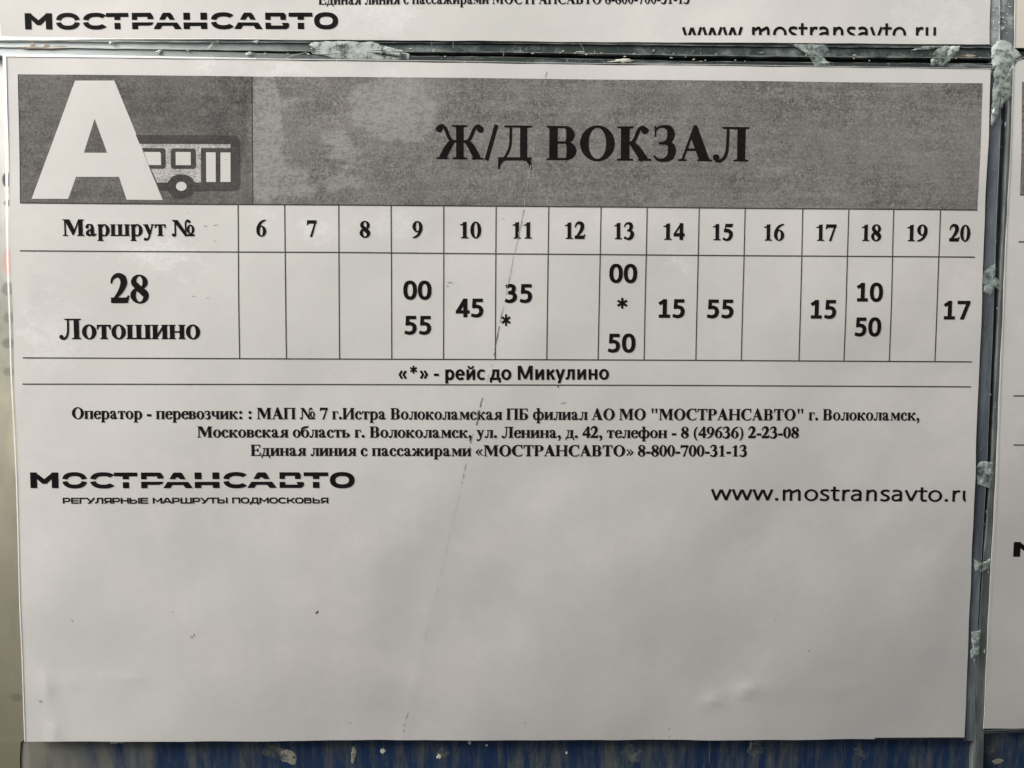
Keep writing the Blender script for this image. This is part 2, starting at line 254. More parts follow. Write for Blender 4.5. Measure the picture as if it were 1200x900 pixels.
SW['Д'] = (1040, RC(780, 50, 900, 700)+Hh(300, 900, 584)+SK([(360, 640), (330, 260), (180, 60)], t, 4)+RC(40, 0, 1010, 110)+RC(40, -150, 160, 60)+RC(890, -150, 1010, 60)); SW['В'] = (920, SW['Ь'][1]+Hh(60, 600, 584)+BW(600, 525, 190, 175, 80, 60, -90, 90)); SW[' '] = (420, [])
# heavy wide wordmark, a gap cut through its middle; cap height 700
SL = {}
SL['М'] = (1330, RC(0, 0, 300, 700)+RC(985, 0, 1285, 700)+PG((0, 700), (250, 700), (645, 400), (1035, 700), (1285, 700), (1285, 560), (1000, 430), (740, 190), (545, 190), (285, 430), (0, 560)))
def halves(rx, ry, ix, iy, a, b): return BW(rx, 350, rx, ry, ix, iy, a, b, p=.86)
SL['О'] = (1190, halves(565, 365, 330, 190, 8, 172)+halves(565, 365, 330, 190, 188, 352)); SL['ОО'] = (1190, halves(570, 365, 320, 185, 0, 360))
SL['С'] = (1090, halves(565, 365, 330, 190, 38, 172)+halves(565, 365, 330, 190, 188, 322)); SL['Т'] = (1150, RC(0, 530, 1070, 700)+RC(400, 400, 680, 530)+RC(400, 0, 680, 270))
SL['Р'] = (1090, RC(0, 530, 900, 700)+RC(0, 400, 250, 530)+PG((760, 560), (900, 700), (1010, 560), (1040, 430), (740, 430))+RC(0, 150, 800, 290)+RC(0, 0, 280, 160)+PG((780, 290), (1030, 290), (960, 190), (800, 150)))
SL['А'] = (1330, PG((480, 700), (800, 700), (860, 640), (990, 400), (760, 400), (640, 560), (520, 400), (280, 400), (420, 640))+PG((0, 0), (300, 0), (400, 140), (890, 140), (985, 0), (1300, 0), (1100, 280), (190, 280)))
SL['Н'] = (1260, RC(0, 400, 300, 700)+RC(790, 400, 1090, 700)+PG((0, 0), (280, 0), (280, 130), (800, 130), (800, 0), (1090, 0), (1090, 280), (0, 280)))
SL['В'] = (1150, PG((0, 400), (240, 400), (240, 540), (700, 540), (700, 400), (950, 400), (960, 600), (880, 700), (0, 700))+PG((0, 0), (960, 0), (1080, 80), (1110, 200), (1060, 270), (760, 270), (820, 150), (250, 150), (250, 270), (0, 270)))
# ------------------------------------------------------------------ materials
def nodes(name):
    m = bpy.data.materials.new(name); m.use_nodes = True; t = m.node_tree
    return m, t, t.nodes['Principled BSDF'], t.nodes.new('ShaderNodeTexCoord')
def ns(t, tc, sc, detail=4, rough=.6, stretch=(1, 1, 1), kind='noise', rot=(0, 0, 0)):
    mp = t.nodes.new('ShaderNodeMapping'); mp.inputs['Scale'].default_value = stretch; mp.inputs['Rotation'].default_value = rot
    n = t.nodes.new('ShaderNodeTexNoise'); n.inputs['Scale'].default_value = sc
    n.inputs['Detail'].default_value = detail; n.inputs['Roughness'].default_value = rough
    t.links.new(tc.outputs['Object'], mp.inputs[0]); t.links.new(mp.outputs[0], n.inputs['Vector'])
    return n.outputs['Fac']
def ramp(t, f, stops):
    r = t.nodes.new('ShaderNodeValToRGB'); e = r.color_ramp.elements
    while len(e) > 1: e.remove(e[-1])
    e[0].position, e[0].color = stops[0][0], col(stops[0][1])
    for p, c in stops[1:]:
        k = e.new(p); k.color = col(c)
    t.links.new(f, r.inputs[0]); return r.outputs[0]
def col(c): return (c, c, c, 1) if isinstance(c, (int, float)) else (*c, 1)
def mix(t, f, a, b, mode='MIX'):
    m = t.nodes.new('ShaderNodeMix'); m.data_type = 'RGBA'; m.blend_type = mode
    for i, v in ((0, f), (6, a), (7, b)):
        if hasattr(v, 'links'): t.links.new(v, m.inputs[i])
        else: m.inputs[i].default_value = v if i == 0 else col(v)
    return m.outputs[2]
def ma(t, op, a, b=0.0, clamp=False):
    m = t.nodes.new('ShaderNodeMath'); m.operation = op; m.use_clamp = clamp
    for i, v in ((0, a), (1, b)):
        if hasattr(v, 'links'): t.links.new(v, m.inputs[i])
        else: m.inputs[i].default_value = v
    return m.outputs[0]
def bump(t, p, f, dist, strength=1.0, also=None):
    b = t.nodes.new('ShaderNodeBump'); b.inputs['Distance'].default_value = dist; b.inputs['Strength'].default_value = strength
    t.links.new(f, b.inputs['Height'])
    if also is not None: t.links.new(also, b.inputs['Normal'])
    t.links.new(b.outputs[0], p.inputs['Normal']); t.links.new(b.outputs[0], p.inputs['Coat Normal'])
    return b.outputs[0]
def blob(t, tc, c, r):
    "soft mask round a patch, c and r in metres on the board"
    c = bent(Vector(c))
    mp = t.nodes.new('ShaderNodeMapping'); mp.vector_type = 'TEXTURE'
    mp.inputs['Location'].default_value = (c[0], 0, c[1]); mp.inputs['Scale'].default_value = (r[0], 1e3, r[1])
    t.links.new(tc.outputs['Object'], mp.inputs[0])
    l = t.nodes.new('ShaderNodeVectorMath'); l.operation = 'LENGTH'; t.links.new(mp.outputs[0], l.inputs[0])
    return ma(t, 'SUBTRACT', 1.0, l.outputs['Value'], True)
# painted film glare where damp lifted the film: centre px, radius px, strength
DAMP_GLARE = [(312, 165, 26, 110, 1.0), (340, 118, 36, 26, .5), (462, 128, 62, 48, 1.25), (405, 170, 50, 50, .5), (400, 212, 60, 40, .5), (500, 120, 40, 50, .35), (345, 215, 45, 40, .6),
          (65, 385, 55, 65, .9), (185, 300, 110, 40, .6), (430, 22, 80, 30, 1.0), (1090, 20, 80, 55, .8), (330, 75, 60, 30, .5), (265, 75, 70, 22, .6), (800, 310, 50, 40, .4),
          (60, 850, 40, 40, .4), (120, 790, 90, 30, .25), (460, 262, 60, 30, .7), (375, 268, 50, 30, .6), (110, 265, 60, 25, .4)]
def damp_glare_mask(t, tc):
    tot = None
    for x, y, rx, ry, s in DAMP_GLARE:
        c = at(x, y); b = ma(t, 'MULTIPLY', blob(t, tc, c, (rx*.00032, ry*.00032)), s*1.6)
        tot = b if tot is None else ma(t, 'MAXIMUM', tot, b)
    n = ns(t, tc, 230, 8, .72, (.7, 1, 1)); n2 = ns(t, tc, 70, 5, .6)
    k = ma(t, 'ADD', ma(t, 'MULTIPLY', n, .95), ma(t, 'MULTIPLY', n2, .25))      # about 0.6
    v = ma(t, 'SUBTRACT', ma(t, 'ADD', tot, ma(t, 'MULTIPLY', k, 1.9)), 1.65)
    rid = ns(t, tc, 560, 4, .65, (.6, 1, 1.1)); edge = ma(t, 'ABSOLUTE', ma(t, 'SUBTRACT', rid, .5))
    tex = ramp(t, edge, [(0, 1), (.04, .55), (.09, .12)])
    base = ma(t, 'MULTIPLY', v, 4.2, True)
    return ma(t, 'MULTIPLY', base, ma(t, 'ADD', .24, ma(t, 'MULTIPLY', tex, 1.0)), True)
def film(t, p, tc, rough=.22, b=.00003):
    p.inputs['Roughness'].default_value = .7
    p.inputs['Coat Weight'].default_value = .035; p.inputs['Coat Roughness'].default_value = .2
    p.inputs['Coat IOR'].default_value = 1.45; p.inputs['Specular IOR Level'].default_value = .0
    a = ns(t, tc, 34, 4, .55, (1, 1, .8)); f = ns(t, tc, 420, 3, .5)
    bump(t, p, f, .000012, .5, bump(t, p, a, b*8, .5))

def paper_mat(name, base):
    m, t, p, tc = nodes(name)
    big = ns(t, tc, 11, 5, .55); mid = ns(t, tc, 55, 6, .62); fib = ns(t, tc, 1400, 3, .7)
    b1 = mix(t, ramp(t, big, [(.36, 0), (.64, 1)]), (base[0]*.90, base[1]*.925, base[2]*.91), (base[0]*1.045, base[1]*1.02, base[2]*1.03))
    b2 = mix(t, ramp(t, mid, [(.40, 0), (.60, .75)]), b1, tuple(v*.93 for v in base))
    b3 = mix(t, ramp(t, fib, [(.35, 0), (.7, .35)]), b2, tuple(v*.9 for v in base))
    s = damp_glare_mask(t, tc); b4 = mix(t, ma(t, 'MULTIPLY', s, .38), b3, (.80, .79, .775))
    cl = ns(t, tc, 22, 6, .6, (1, 1, 1.3)); b4 = mix(t, ramp(t, cl, [(.46, 0), (.60, .6)]), b4, (base[0]*.86, base[1]*.885, base[2]*.875))
    fr = ns(t, tc, 240, 6, .75); b4 = mix(t, ramp(t, fr, [(.40, .35), (.62, 0)]), b4, tuple(v*.86 for v in base))
    dust = ns(t, tc, 900, 2, .5, (1, 1, 2.2)); gate = ns(t, tc, 40, 2, .5)
    dk = ma(t, 'MULTIPLY', ramp(t, dust, [(.735, 0), (.76, 1)]), ramp(t, gate, [(.5, 0), (.62, .7)]))
    b5 = mix(t, dk, b4, (.28, .26, .23))
    t.links.new(b5, p.inputs['Base Color']); film(t, p, tc, .27); return m
M = {}
M['paper'] = paper_mat('paper_under_film', (.625, .608, .583))
M['paper_warm'] = paper_mat('paper_neighbour', (.66, .60, .54))
def toner(name, base, dark, light, grain, haze=.45, hz=(.26, .255, .245)):
    m, t, p, tc = nodes(name)
    g1 = ns(t, tc, 1000, 4, .8, (1, 1, 2.3)); g2 = ns(t, tc, 1000, 4, .8, (2.3, 1, 1)); g3 = ns(t, tc, 260, 5, .7)
    st_ = ns(t, tc, 200, 5, .7, (.25, 1, 3))
    g = ma(t, 'ADD', ma(t, 'ADD', ma(t, 'MULTIPLY', ma(t, 'ADD', g1, g2), .36), ma(t, 'MULTIPLY', g3, .14)), ma(t, 'MULTIPLY', st_, .14))
    c = ramp(t, g, [(.5-grain, dark), (.5, base), (.5+grain, light)])
    cl = ns(t, tc, 45, 5, .6); c = mix(t, ramp(t, cl, [(.35, .0), (.68, .4)]), c, light)
    s = damp_glare_mask(t, tc); c = mix(t, ma(t, 'MULTIPLY', s, haze), c, hz)
    t.links.new(c, p.inputs['Base Color']); film(t, p, tc, .27); return m
M['grey_toner'] = toner('grey_toner', (.150, .143, .136), (.070, .066, .062), (.27, .26, .245), .082, .62, (.33, .325, .31))
M['emblem_toner'] = toner('emblem_cell_toner', (.100, .095, .091), (.048, .045, .042), (.19, .182, .172), .082, .5, (.24, .235, .225))
M['dark_toner'] = toner('dark_toner', (.058, .055, .053), (.035, .033, .033), (.105, .10, .096), .10, .25, (.16, .155, .15))
M['stipple'] = toner('stipple_toner', (.34, .33, .315), (.13, .125, .12), (.56, .54, .52), .07, .2)
M['ink'] = toner('black_toner', (.0085, .0078, .0078), (.006, .006, .006), (.020, .019, .018), .13, .06, (.08, .08, .08))
M['line'] = toner('line_toner', (.04, .038, .037), (.02, .02, .02), (.10, .097, .092), .12, .1)

def plain(name, c, rough=.4, var=.15, sc=150, coat=0.0, stretch=(1, 1, 1)):
    m, t, p, tc = nodes(name)
    n = ns(t, tc, sc, 6, .65, stretch)
    t.links.new(ramp(t, n, [(.3, tuple(v*(1-var) for v in c)), (.7, tuple(v*(1+var) for v in c))]), p.inputs['Base Color'])
    p.inputs['Roughness'].default_value = rough; p.inputs['Coat Weight'].default_value = coat
    bump(t, p, n, .0001, .4); return m
def dusty(name, c, dust, lo, hi, sc=70, stretch=(1, 1, 1), side=None, rough=.3):
    "clear plastic over the dark board, with dried dirt clouds; side=(x at full dirt, x at none) for where water stood"
    m, t, p, tc = nodes(name)
    n = ns(t, tc, sc, 7, .7, stretch); f = ramp(t, n, [(lo, 0), (hi, 1)])
    if side:
        sx = t.nodes.new('ShaderNodeSeparateXYZ'); t.links.new(tc.outputs['Object'], sx.inputs[0])
        mr = t.nodes.new('ShaderNodeMapRange'); mr.inputs[1].default_value = side[0]; mr.inputs[2].default_value = side[1]
        mr.inputs[3].default_value = 1.15; mr.inputs[4].default_value = -.05
        t.links.new(sx.outputs[0], mr.inputs[0])
        w = ma(t, 'ADD', mr.outputs[0], ma(t, 'MULTIPLY', ma(t, 'SUBTRACT', n, .5), .9), True)
        f = ma(t, 'MAXIMUM', w, ma(t, 'MULTIPLY', f, .55))
    fine = ns(t, tc, 900, 3, .7)
    cc = mix(t, f, c, dust); cc = mix(t, ramp(t, fine, [(.62, 0), (.72, .5)]), cc, dust)
    t.links.new(cc, p.inputs['Base Color']); p.inputs['Roughness'].default_value = rough
    p.inputs['Coat Weight'].default_value = .6; p.inputs['Coat Roughness'].default_value = .12
    bump(t, p, n, .0002, .5); return m
xl, xr = at(60, 58)[0], at(350, 58)[0]
M['rail_band'] = dusty('clear_plastic_band', (.022, .037, .032), (.62, .67, .66), .48, .8, 90, (1, 1, 1), (xl-.02, xr+.03))
M['rail_lip'] = dusty('clear_plastic_lip', (.020, .031, .027), (.64, .69, .68), .5, .8, 120, (.5, 1, 3), (xl-.02, xr+.02))
M['rail_groove'] = dusty('dark_groove', (.006, .011, .009), (.36, .39, .36), .62, .8, 260, (1, 1, 2), (xl-.01, xr+.002))
M['rail_ridge'] = dusty('dusty_ridge', (.10, .115, .105), (.62, .64, .60), .42, .7, 160, (1, 1, 1), (xl, xr+.03))
M['slate_lip'] = dusty('slate_plastic_lip', (.082, .098, .118), (.2, .23, .24), .45, .75, 60, (2.5, 1, .5))
M['slate_thin'] = dusty('slate_plastic_outer_lip', (.068, .078, .078), (.16, .18, .17), .42, .7, 100, (2, 1, .5))
M['navy_groove'] = dusty('navy_groove', (.014, .022, .046), (.1, .12, .14), .55, .8, 120, (2.5, 1, .4))
M['pale_band'] = dusty('pale_plastic_band', (.25, .28, .275), (.5, .54, .53), .45, .7, 120, (1, 1, 1))
M['mid_band'] = dusty('grey_plastic_band', (.13, .155, .155), (.45, .5, .48), .5, .72, 170, (1, 1, 1))
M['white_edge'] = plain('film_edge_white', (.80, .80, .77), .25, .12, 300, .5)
M['grey_edge'] = plain('pocket_edge_grey', (.11, .12, .125), .35, .3, 300)
M['dark_edge'] = plain('pocket_edge_dark', (.035, .035, .04), .35, .3, 300)
M['crease_light'] = plain('crease_light', (.33, .32, .295), .4, .3, 500)
M['crease_dark'] = plain('crease_dark_tone', (.15, .14, .115), .6, .5, 900)  # darker stretches of the crease
M['crease_grey'] = plain('crease_grey', (.36, .345, .32), .6, .3, 900)
M['crease_faint'] = plain('crease_faint', (.53, .515, .49), .6, .1, 900)
M['film_dull'] = plain('film_edge_dull', (.5, .5, .48), .4, .15, 400)
M['speck'] = plain('speck_dirt', (.12, .09, .06), .7, .4, 800)
M['flake'] = plain('paint_flake', (.52, .52, .44), .6, .25, 500)
M['rust'] = plain('rusty_dirt', (.30, .24, .18), .7, .4, 500)
def glue(name, c, alpha, dark=.55):
    m, t, p, tc = nodes(name)
    n = ns(t, tc, 260, 7, .7, (1, 1, 1.4)); w = ns(t, tc, 420, 6, .7)
    t.links.new(ramp(t, n, [(.32, tuple(v*dark for v in c)), (.6, c), (.8, tuple(min(.85, v*1.2) for v in c))]), p.inputs['Base Color'])
    p.inputs['Roughness'].default_value = .35; p.inputs['Coat Weight'].default_value = .4
    t.links.new(ramp(t, w, [(.38, alpha*.15), (.5, alpha), (.64, 1)]), p.inputs['Alpha'])
    bump(t, p, n, .00012, .5); return m
M['glue'] = glue('dried_glue', (.54, .60, .56), .85, .66); M['glue_thin'] = glue('thin_dried_glue', (.42, .50, .46), .45)
M['cream_flake'] = glue('cream_flake', (.40, .39, .31), .9, .5); M['smudge'] = glue('grey_smudge', (.15, .175, .165), .4, .6)
M['glue_streaky'] = glue('streaky_glue', (.40, .47, .43), .8, .28)

def board_mat():
    m, t, p, tc = nodes('worn_blue_paint')
    a = ns(t, tc, 230, 8, .68, (1, 1, .07)); b = ns(t, tc, 120, 6, .65, (1, 1, .25), rot=(0, .5, 0)); f = ns(t, tc, 900, 4, .7, (1, 1, .25))
    k = ma(t, 'ADD', ma(t, 'MULTIPLY', a, .7), ma(t, 'MULTIPLY', b, .3))
    navy = mix(t, ramp(t, f, [(.4, 0), (.66, .8)]), (.0060, .024, .080), (.014, .032, .070))
    grime = mix(t, ramp(t, f, [(.35, 0), (.65, 1)]), (.052, .060, .060), (.10, .112, .10))
    c = mix(t, ramp(t, k, [(.46, .05), (.53, .5), (.59, .85)]), navy, grime)
    # greenish-beige reflection of the surroundings painted over the left end of the board
    sx = t.nodes.new('ShaderNodeSeparateXYZ'); t.links.new(tc.outputs['Object'], sx.inputs[0])
    mr = t.nodes.new('ShaderNodeMapRange'); mr.inputs[1].default_value = bent(at(0, 880))[0]; mr.inputs[2].default_value = bent(at(260, 880))[0]
    mr.inputs[3].default_value = 1.1; mr.inputs[4].default_value = -.35; t.links.new(sx.outputs[0], mr.inputs[0])
    w = ma(t, 'ADD', mr.outputs[0], ma(t, 'MULTIPLY', ma(t, 'SUBTRACT', b, .5), 2.2), True)
    c = mix(t, w, c, (.17, .165, .135))
    t.links.new(c, p.inputs['Base Color']); p.inputs['Roughness'].default_value = .45
    bump(t, p, k, .0004, .6); return m
M['board'] = board_mat()
def edge_reflection_mat():  # bright, beige and greenish reflection of the surroundings, painted as colour
    m, t, p, tc = nodes('painted_edge_reflection')
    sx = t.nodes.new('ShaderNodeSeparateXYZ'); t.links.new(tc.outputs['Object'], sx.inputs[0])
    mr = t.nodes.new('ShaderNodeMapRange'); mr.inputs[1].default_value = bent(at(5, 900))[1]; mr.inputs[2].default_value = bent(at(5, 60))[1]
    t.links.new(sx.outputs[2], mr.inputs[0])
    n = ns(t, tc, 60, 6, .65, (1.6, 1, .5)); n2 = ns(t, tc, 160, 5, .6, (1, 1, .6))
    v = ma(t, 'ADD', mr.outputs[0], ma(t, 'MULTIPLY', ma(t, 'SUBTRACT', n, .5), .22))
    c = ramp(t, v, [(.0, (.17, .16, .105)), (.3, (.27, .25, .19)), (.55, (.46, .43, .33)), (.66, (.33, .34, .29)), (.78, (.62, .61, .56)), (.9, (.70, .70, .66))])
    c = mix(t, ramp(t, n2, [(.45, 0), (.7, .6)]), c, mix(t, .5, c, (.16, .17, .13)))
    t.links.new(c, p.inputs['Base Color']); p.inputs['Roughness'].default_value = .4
    wob = ns(t, tc, 420, 5, .7)  # dark, greenish and reddish blobs of the painted reflection
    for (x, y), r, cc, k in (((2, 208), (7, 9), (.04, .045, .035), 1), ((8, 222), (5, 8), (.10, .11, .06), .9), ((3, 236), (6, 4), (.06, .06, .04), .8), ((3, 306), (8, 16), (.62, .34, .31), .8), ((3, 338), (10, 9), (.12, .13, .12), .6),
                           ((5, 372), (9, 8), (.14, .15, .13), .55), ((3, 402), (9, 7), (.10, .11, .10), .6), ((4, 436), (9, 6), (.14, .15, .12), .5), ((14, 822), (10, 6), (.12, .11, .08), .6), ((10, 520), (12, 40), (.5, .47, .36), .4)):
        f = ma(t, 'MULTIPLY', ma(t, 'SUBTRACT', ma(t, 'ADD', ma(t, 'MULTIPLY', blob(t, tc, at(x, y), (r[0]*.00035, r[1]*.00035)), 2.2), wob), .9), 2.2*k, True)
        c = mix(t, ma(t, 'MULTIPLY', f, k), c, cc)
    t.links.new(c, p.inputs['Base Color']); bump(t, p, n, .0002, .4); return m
M['edge_reflection'] = edge_reflection_mat()
# ------------------------------------------------------------------ building helpers
def mesh_obj(name, vs, fs, mat, parent=None, smooth=False):
    me = bpy.data.meshes.new(name); me.from_pydata(vs, [], fs); me.materials.append(M[mat] if isinstance(mat, str) else mat)
    if smooth: me.polygons.foreach_set('use_smooth', [True]*len(me.polygons))
    me.update(); o = bpy.data.objects.new(name, me); C.objects.link(o)
    if parent: o.parent = parent
    return o
def thing(name, label, cat, group=None):
    o = bpy.data.objects.new(name, None); o.empty_display_size = .01; C.objects.link(o)
    o['label'] = label; o['category'] = cat
    if group: o['group'] = group
    return o
def tag(o, label, cat, group=None):
    o['label'] = label; o['category'] = cat
    if group: o['group'] = group
def lerp(a, b, t): return a+(b-a)*t
def polyline(pts, x):
    for (x0, y0), (x1, y1) in zip(pts, pts[1:]):
        if x <= x1: return y0+(y1-y0)*(x-x0)/(x1-x0)
    return pts[-1][1]
def with_normals(o, normals, nf):
    me = o.data
    for p in me.polygons: p.use_smooth = p.index < nf
    ln = [Vector((0, 0, 0))]*len(me.loops)
    for p in me.polygons:
        for li in p.loop_indices: ln[li] = normals[me.loops[li].vertex_index] if p.index < nf else Vector((0, 0, 0))
    me.normals_split_custom_set([tuple(n) for n in ln]); return o
def sheet_grid(name, q, nx, nz, mat, parent, lift=0.0, thick=.0005, jit=0.0, base=0.0):
    "q = TL, TR, BR, BL in board metres; a wavy sheet with a rim going back by thick"
    vs = []; fs = []
    for j in range(nz+1):
        for i in range(nx+1):
            u, v = i/nx, j/nz
            p = (q[0]*(1-u)+q[1]*u)*(1-v)+(q[3]*(1-u)+q[2]*u)*v
            jx = jz = 0
            if jit and (i in (0, nx) or j in (0, nz)):
                k = noise.noise(Vector((p.x*90, p.y*90, 3)))*jit
                if i in (0, nx): jx = k
                if j in (0, nz): jz = k
            x, z = p.x+jx, p.y+jz
            vs.append((x, base-lift-wave(x, z), z))
    for j in range(nz):
        for i in range(nx):
            a = j*(nx+1)+i; fs.append((a, a+nx+1, a+nx+2, a+1))
    normals = [normal_at(v[0], v[2]) for v in vs]
    nf = len(fs)
    if thick:
        rim = [i for i in range(nx+1)]+[(j+1)*(nx+1)-1 for j in range(1, nz+1)]+[nz*(nx+1)+i for i in range(nx-1, -1, -1)]+[j*(nx+1) for j in range(nz-1, 0, -1)]
        b = len(vs); n = len(rim)
        vs += [vs[r] for r in rim]+[(vs[r][0], vs[r][1]+thick, vs[r][2]) for r in rim]
        fs += [(b+k, b+(k+1) % n, b+n+(k+1) % n, b+n+k) for k in range(n)]
        normals += [normals[r] for r in rim]*2
    return with_normals(mesh_obj(name, vs, fs, mat, parent, False), normals, nf)
def flat(name, polys, mat, parent, lift, base=0.0, step=4e-7):
    "printed shapes, polygons in board metres"
    lift += 1.5e-5
    vs = []; fs = []
    small = []
    for j, p in enumerate(polys):
        x0, x1 = min(q[0] for q in p), max(q[0] for q in p); z0, z1 = min(q[1] for q in p), max(q[1] for q in p)
        g = .002; nx, nz = int((x1-x0)/g)+1, int((z1-z0)/g)+1
        if nx*nz == 1: small.append((j, p)); continue
        for i in range(nx):
            c = clip(clip(p, -1, 0, -(x0+(x1-x0)*i/nx)), 1, 0, x0+(x1-x0)*(i+1)/nx)
            for k in range(nz):
                q = clip(clip(c, 0, -1, -(z0+(z1-z0)*k/nz)), 0, 1, z0+(z1-z0)*(k+1)/nz) if len(c) > 2 else []
                q = [v for n_, v in enumerate(q) if math.dist(v, q[n_-1]) > 1e-7]
                if len(q) > 2: small.append((j, q))
    for j, p in small:
        b = len(vs)
        for x, z in p: vs.append((x, base-lift-(j % 14)*step-wave(x, z), z))
        a = sum(p[i-1][0]*p[i][1]-p[i][0]*p[i-1][1] for i in range(len(p)))
        fs.append(list(range(b, b+len(p))) if a > 0 else list(range(b+len(p)-1, b-1, -1)))
    return with_normals(mesh_obj(name, vs, fs, mat, parent), [normal_at(v[0], v[2]) for v in vs], len(fs))
def pxpoly(pts): return [tuple(at(x, y)) for x, y in pts]
def fatten(p, d):
    a = sum(p[i-1][0]*p[i][1]-p[i][0]*p[i-1][1] for i in range(len(p))); s = 1 if a > 0 else -1; n = len(p); o = []
    for i in range(n):
        (x0, y0), (x1, y1), (x2, y2) = p[i-1], p[i], p[(i+1) % n]
        def nr(ax, ay, bx, by):
            L = math.hypot(bx-ax, by-ay); return (0, 0) if L < 1e-6 else ((by-ay)/L*s, -(bx-ax)/L*s)
        n1, n2 = nr(x0, y0, x1, y1), nr(x1, y1, x2, y2)
        mx, my = n1[0]+n2[0], n1[1]+n2[1]; L = math.hypot(mx, my)
        if L < .3: o.append((x1+d*(n1[0] or n2[0]), y1+d*(n1[1] or n2[1]))); continue
        c = max(.6, L/2); o.append((x1+mx/L*d/c, y1+my/L*d/c))
    return o
def clip(p, ax, ay, c):
    "keep ax*x + ay*y <= c"
    o = []
    for i in range(len(p)):
        a, b = p[i-1], p[i]; da, db = ax*a[0]+ay*a[1]-c, ax*b[0]+ay*b[1]-c
        if (da <= 0) != (db <= 0):
            t = da/(da-db); o.append((a[0]+(b[0]-a[0])*t, a[1]+(b[1]-a[1])*t))
        if db <= 0: o.append(b)
    return o
def text(font, chars, p0, p1, cap_px, caph, parent, mat='ink', bold=0, lift=6e-5, track=0, clips=(), name='printed_text', lsb=40):
    """one printed line: its baseline runs from photo point p0 to p1, capitals are cap_px high there"""
    a, b = at(*p0), at(*p1); u = (b-a); L = u.length; u = u/L
    mid = ((p0[0]+p1[0])/2, (p0[1]+p1[1])/2)
    s = (at(mid[0], mid[1]-cap_px)-at(*mid)).length/caph; v = Vector((-u.y, u.x))
    adv = 0; gl = []; lo, hi = 1e9, -1e9
    for k in chars:
        w, ps = font[k]
        if isinstance(ps, tuple): ps = ps[1]
        for p in ps:
            p = fatten(p, bold) if bold else p
            q = [(x+adv, y) for x, y in p]; gl.append(q)
            lo = min(lo, min(x for x, _ in q)); hi = max(hi, max(x for x, _ in q))
        adv += w+track
    sx = L/(hi-lo); polys = []
    for p in gl:
        q = [(a.x+u.x*(x-lo)*sx+v.x*y*s, a.y+u.y*(x-lo)*sx+v.y*y*s) for x, y in p]
        for c in clips: q = clip(q, *c) if q else q
        if len(q) >= 3: polys.append(q)
    return flat(name, polys, mat, parent, lift)
def band(pts, w, mat, name, parent, lift, base=0.0, seg=10):
    "thin printed or scratched line through photo points, w px wide (number or list)"
    out = []; ws = w if isinstance(w, (list, tuple)) else [w]*len(pts)
    for i in range(len(pts)-1):
        for k in range(seg):
            t0, t1 = k/seg, (k+1)/seg
            q = []
            for t, sgn in ((t0, 1), (t1, 1), (t1, -1), (t0, -1)):
                x, y = lerp(pts[i][0], pts[i+1][0], t), lerp(pts[i][1], pts[i+1][1], t); ww = lerp(ws[i], ws[i+1], t)/2
                dx, dy = pts[i+1][0]-pts[i][0], pts[i+1][1]-pts[i][1]; l = math.hypot(dx, dy)
                q.append(tuple(at(x-dy/l*ww*sgn, y+dx/l*ww*sgn)))
            out.append(q)
    return flat(name, out, mat, parent, lift, base, 0)
def blobmesh(name, c, r, mat, parent, Y=-.0006, th=.0004, n=40, rough=.25, ang=0, seed=0, out=None):
    "a dried blob: ragged outline round c (px) with radii r (px), domed, or outline given in px"
    if out is None:
        out = []
        for i in range(n):
            a = 2*pi*i/n; k = 1+rough*(noise.noise(Vector((cos(a)*1.6, sin(a)*1.6, seed*7.3)))*1.4+.7*noise.noise(Vector((cos(a)*6, sin(a)*6, seed*3.1))))
            x, y = cos(a)*r[0]*k, sin(a)*r[1]*k; out.append((c[0]+x*cos(ang)-y*sin(ang), c[1]+x*sin(ang)+y*cos(ang)))
    else:
        o2 = []
        for i in range(len(out)):
            a, b = out[i-1], out[i]; m = max(1, int(math.hypot(b[0]-a[0], b[1]-a[1])/3))
            for k in range(m):
                x, y = lerp(a[0], b[0], k/m), lerp(a[1], b[1], k/m); j = noise.noise(Vector((x*.13, y*.13, seed)))*3*rough/.25
                o2.append((x+j, y+j*.7))
        out = o2
    n = len(out); cx = sum(p[0] for p in out)/n; cy = sum(p[1] for p in out)/n
    vs = []; fs = []
    for k, (s, h) in enumerate(((1, 0), (.93, .6), (.7, .9), (.4, 1))):
        for x, y in out:
            q = at(cx+(x-cx)*s, cy+(y-cy)*s); vs.append((q.x, Y+th-h*th*(1+.5*noise.noise(Vector((q.x*900, q.y*900, 1)))), q.y))
    q = at(cx, cy); vs.append((q.x, Y-th*.05, q.y))
    for k in range(3):
        for i in range(n):
            a, b = k*n+i, k*n+(i+1) % n; fs.append((a, b, b+n, a+n))
    for i in range(n): fs.append((3*n+i, 3*n+(i+1) % n, 4*n))
    return mesh_obj(name, vs, [f[::-1] for f in fs], mat, parent, True)
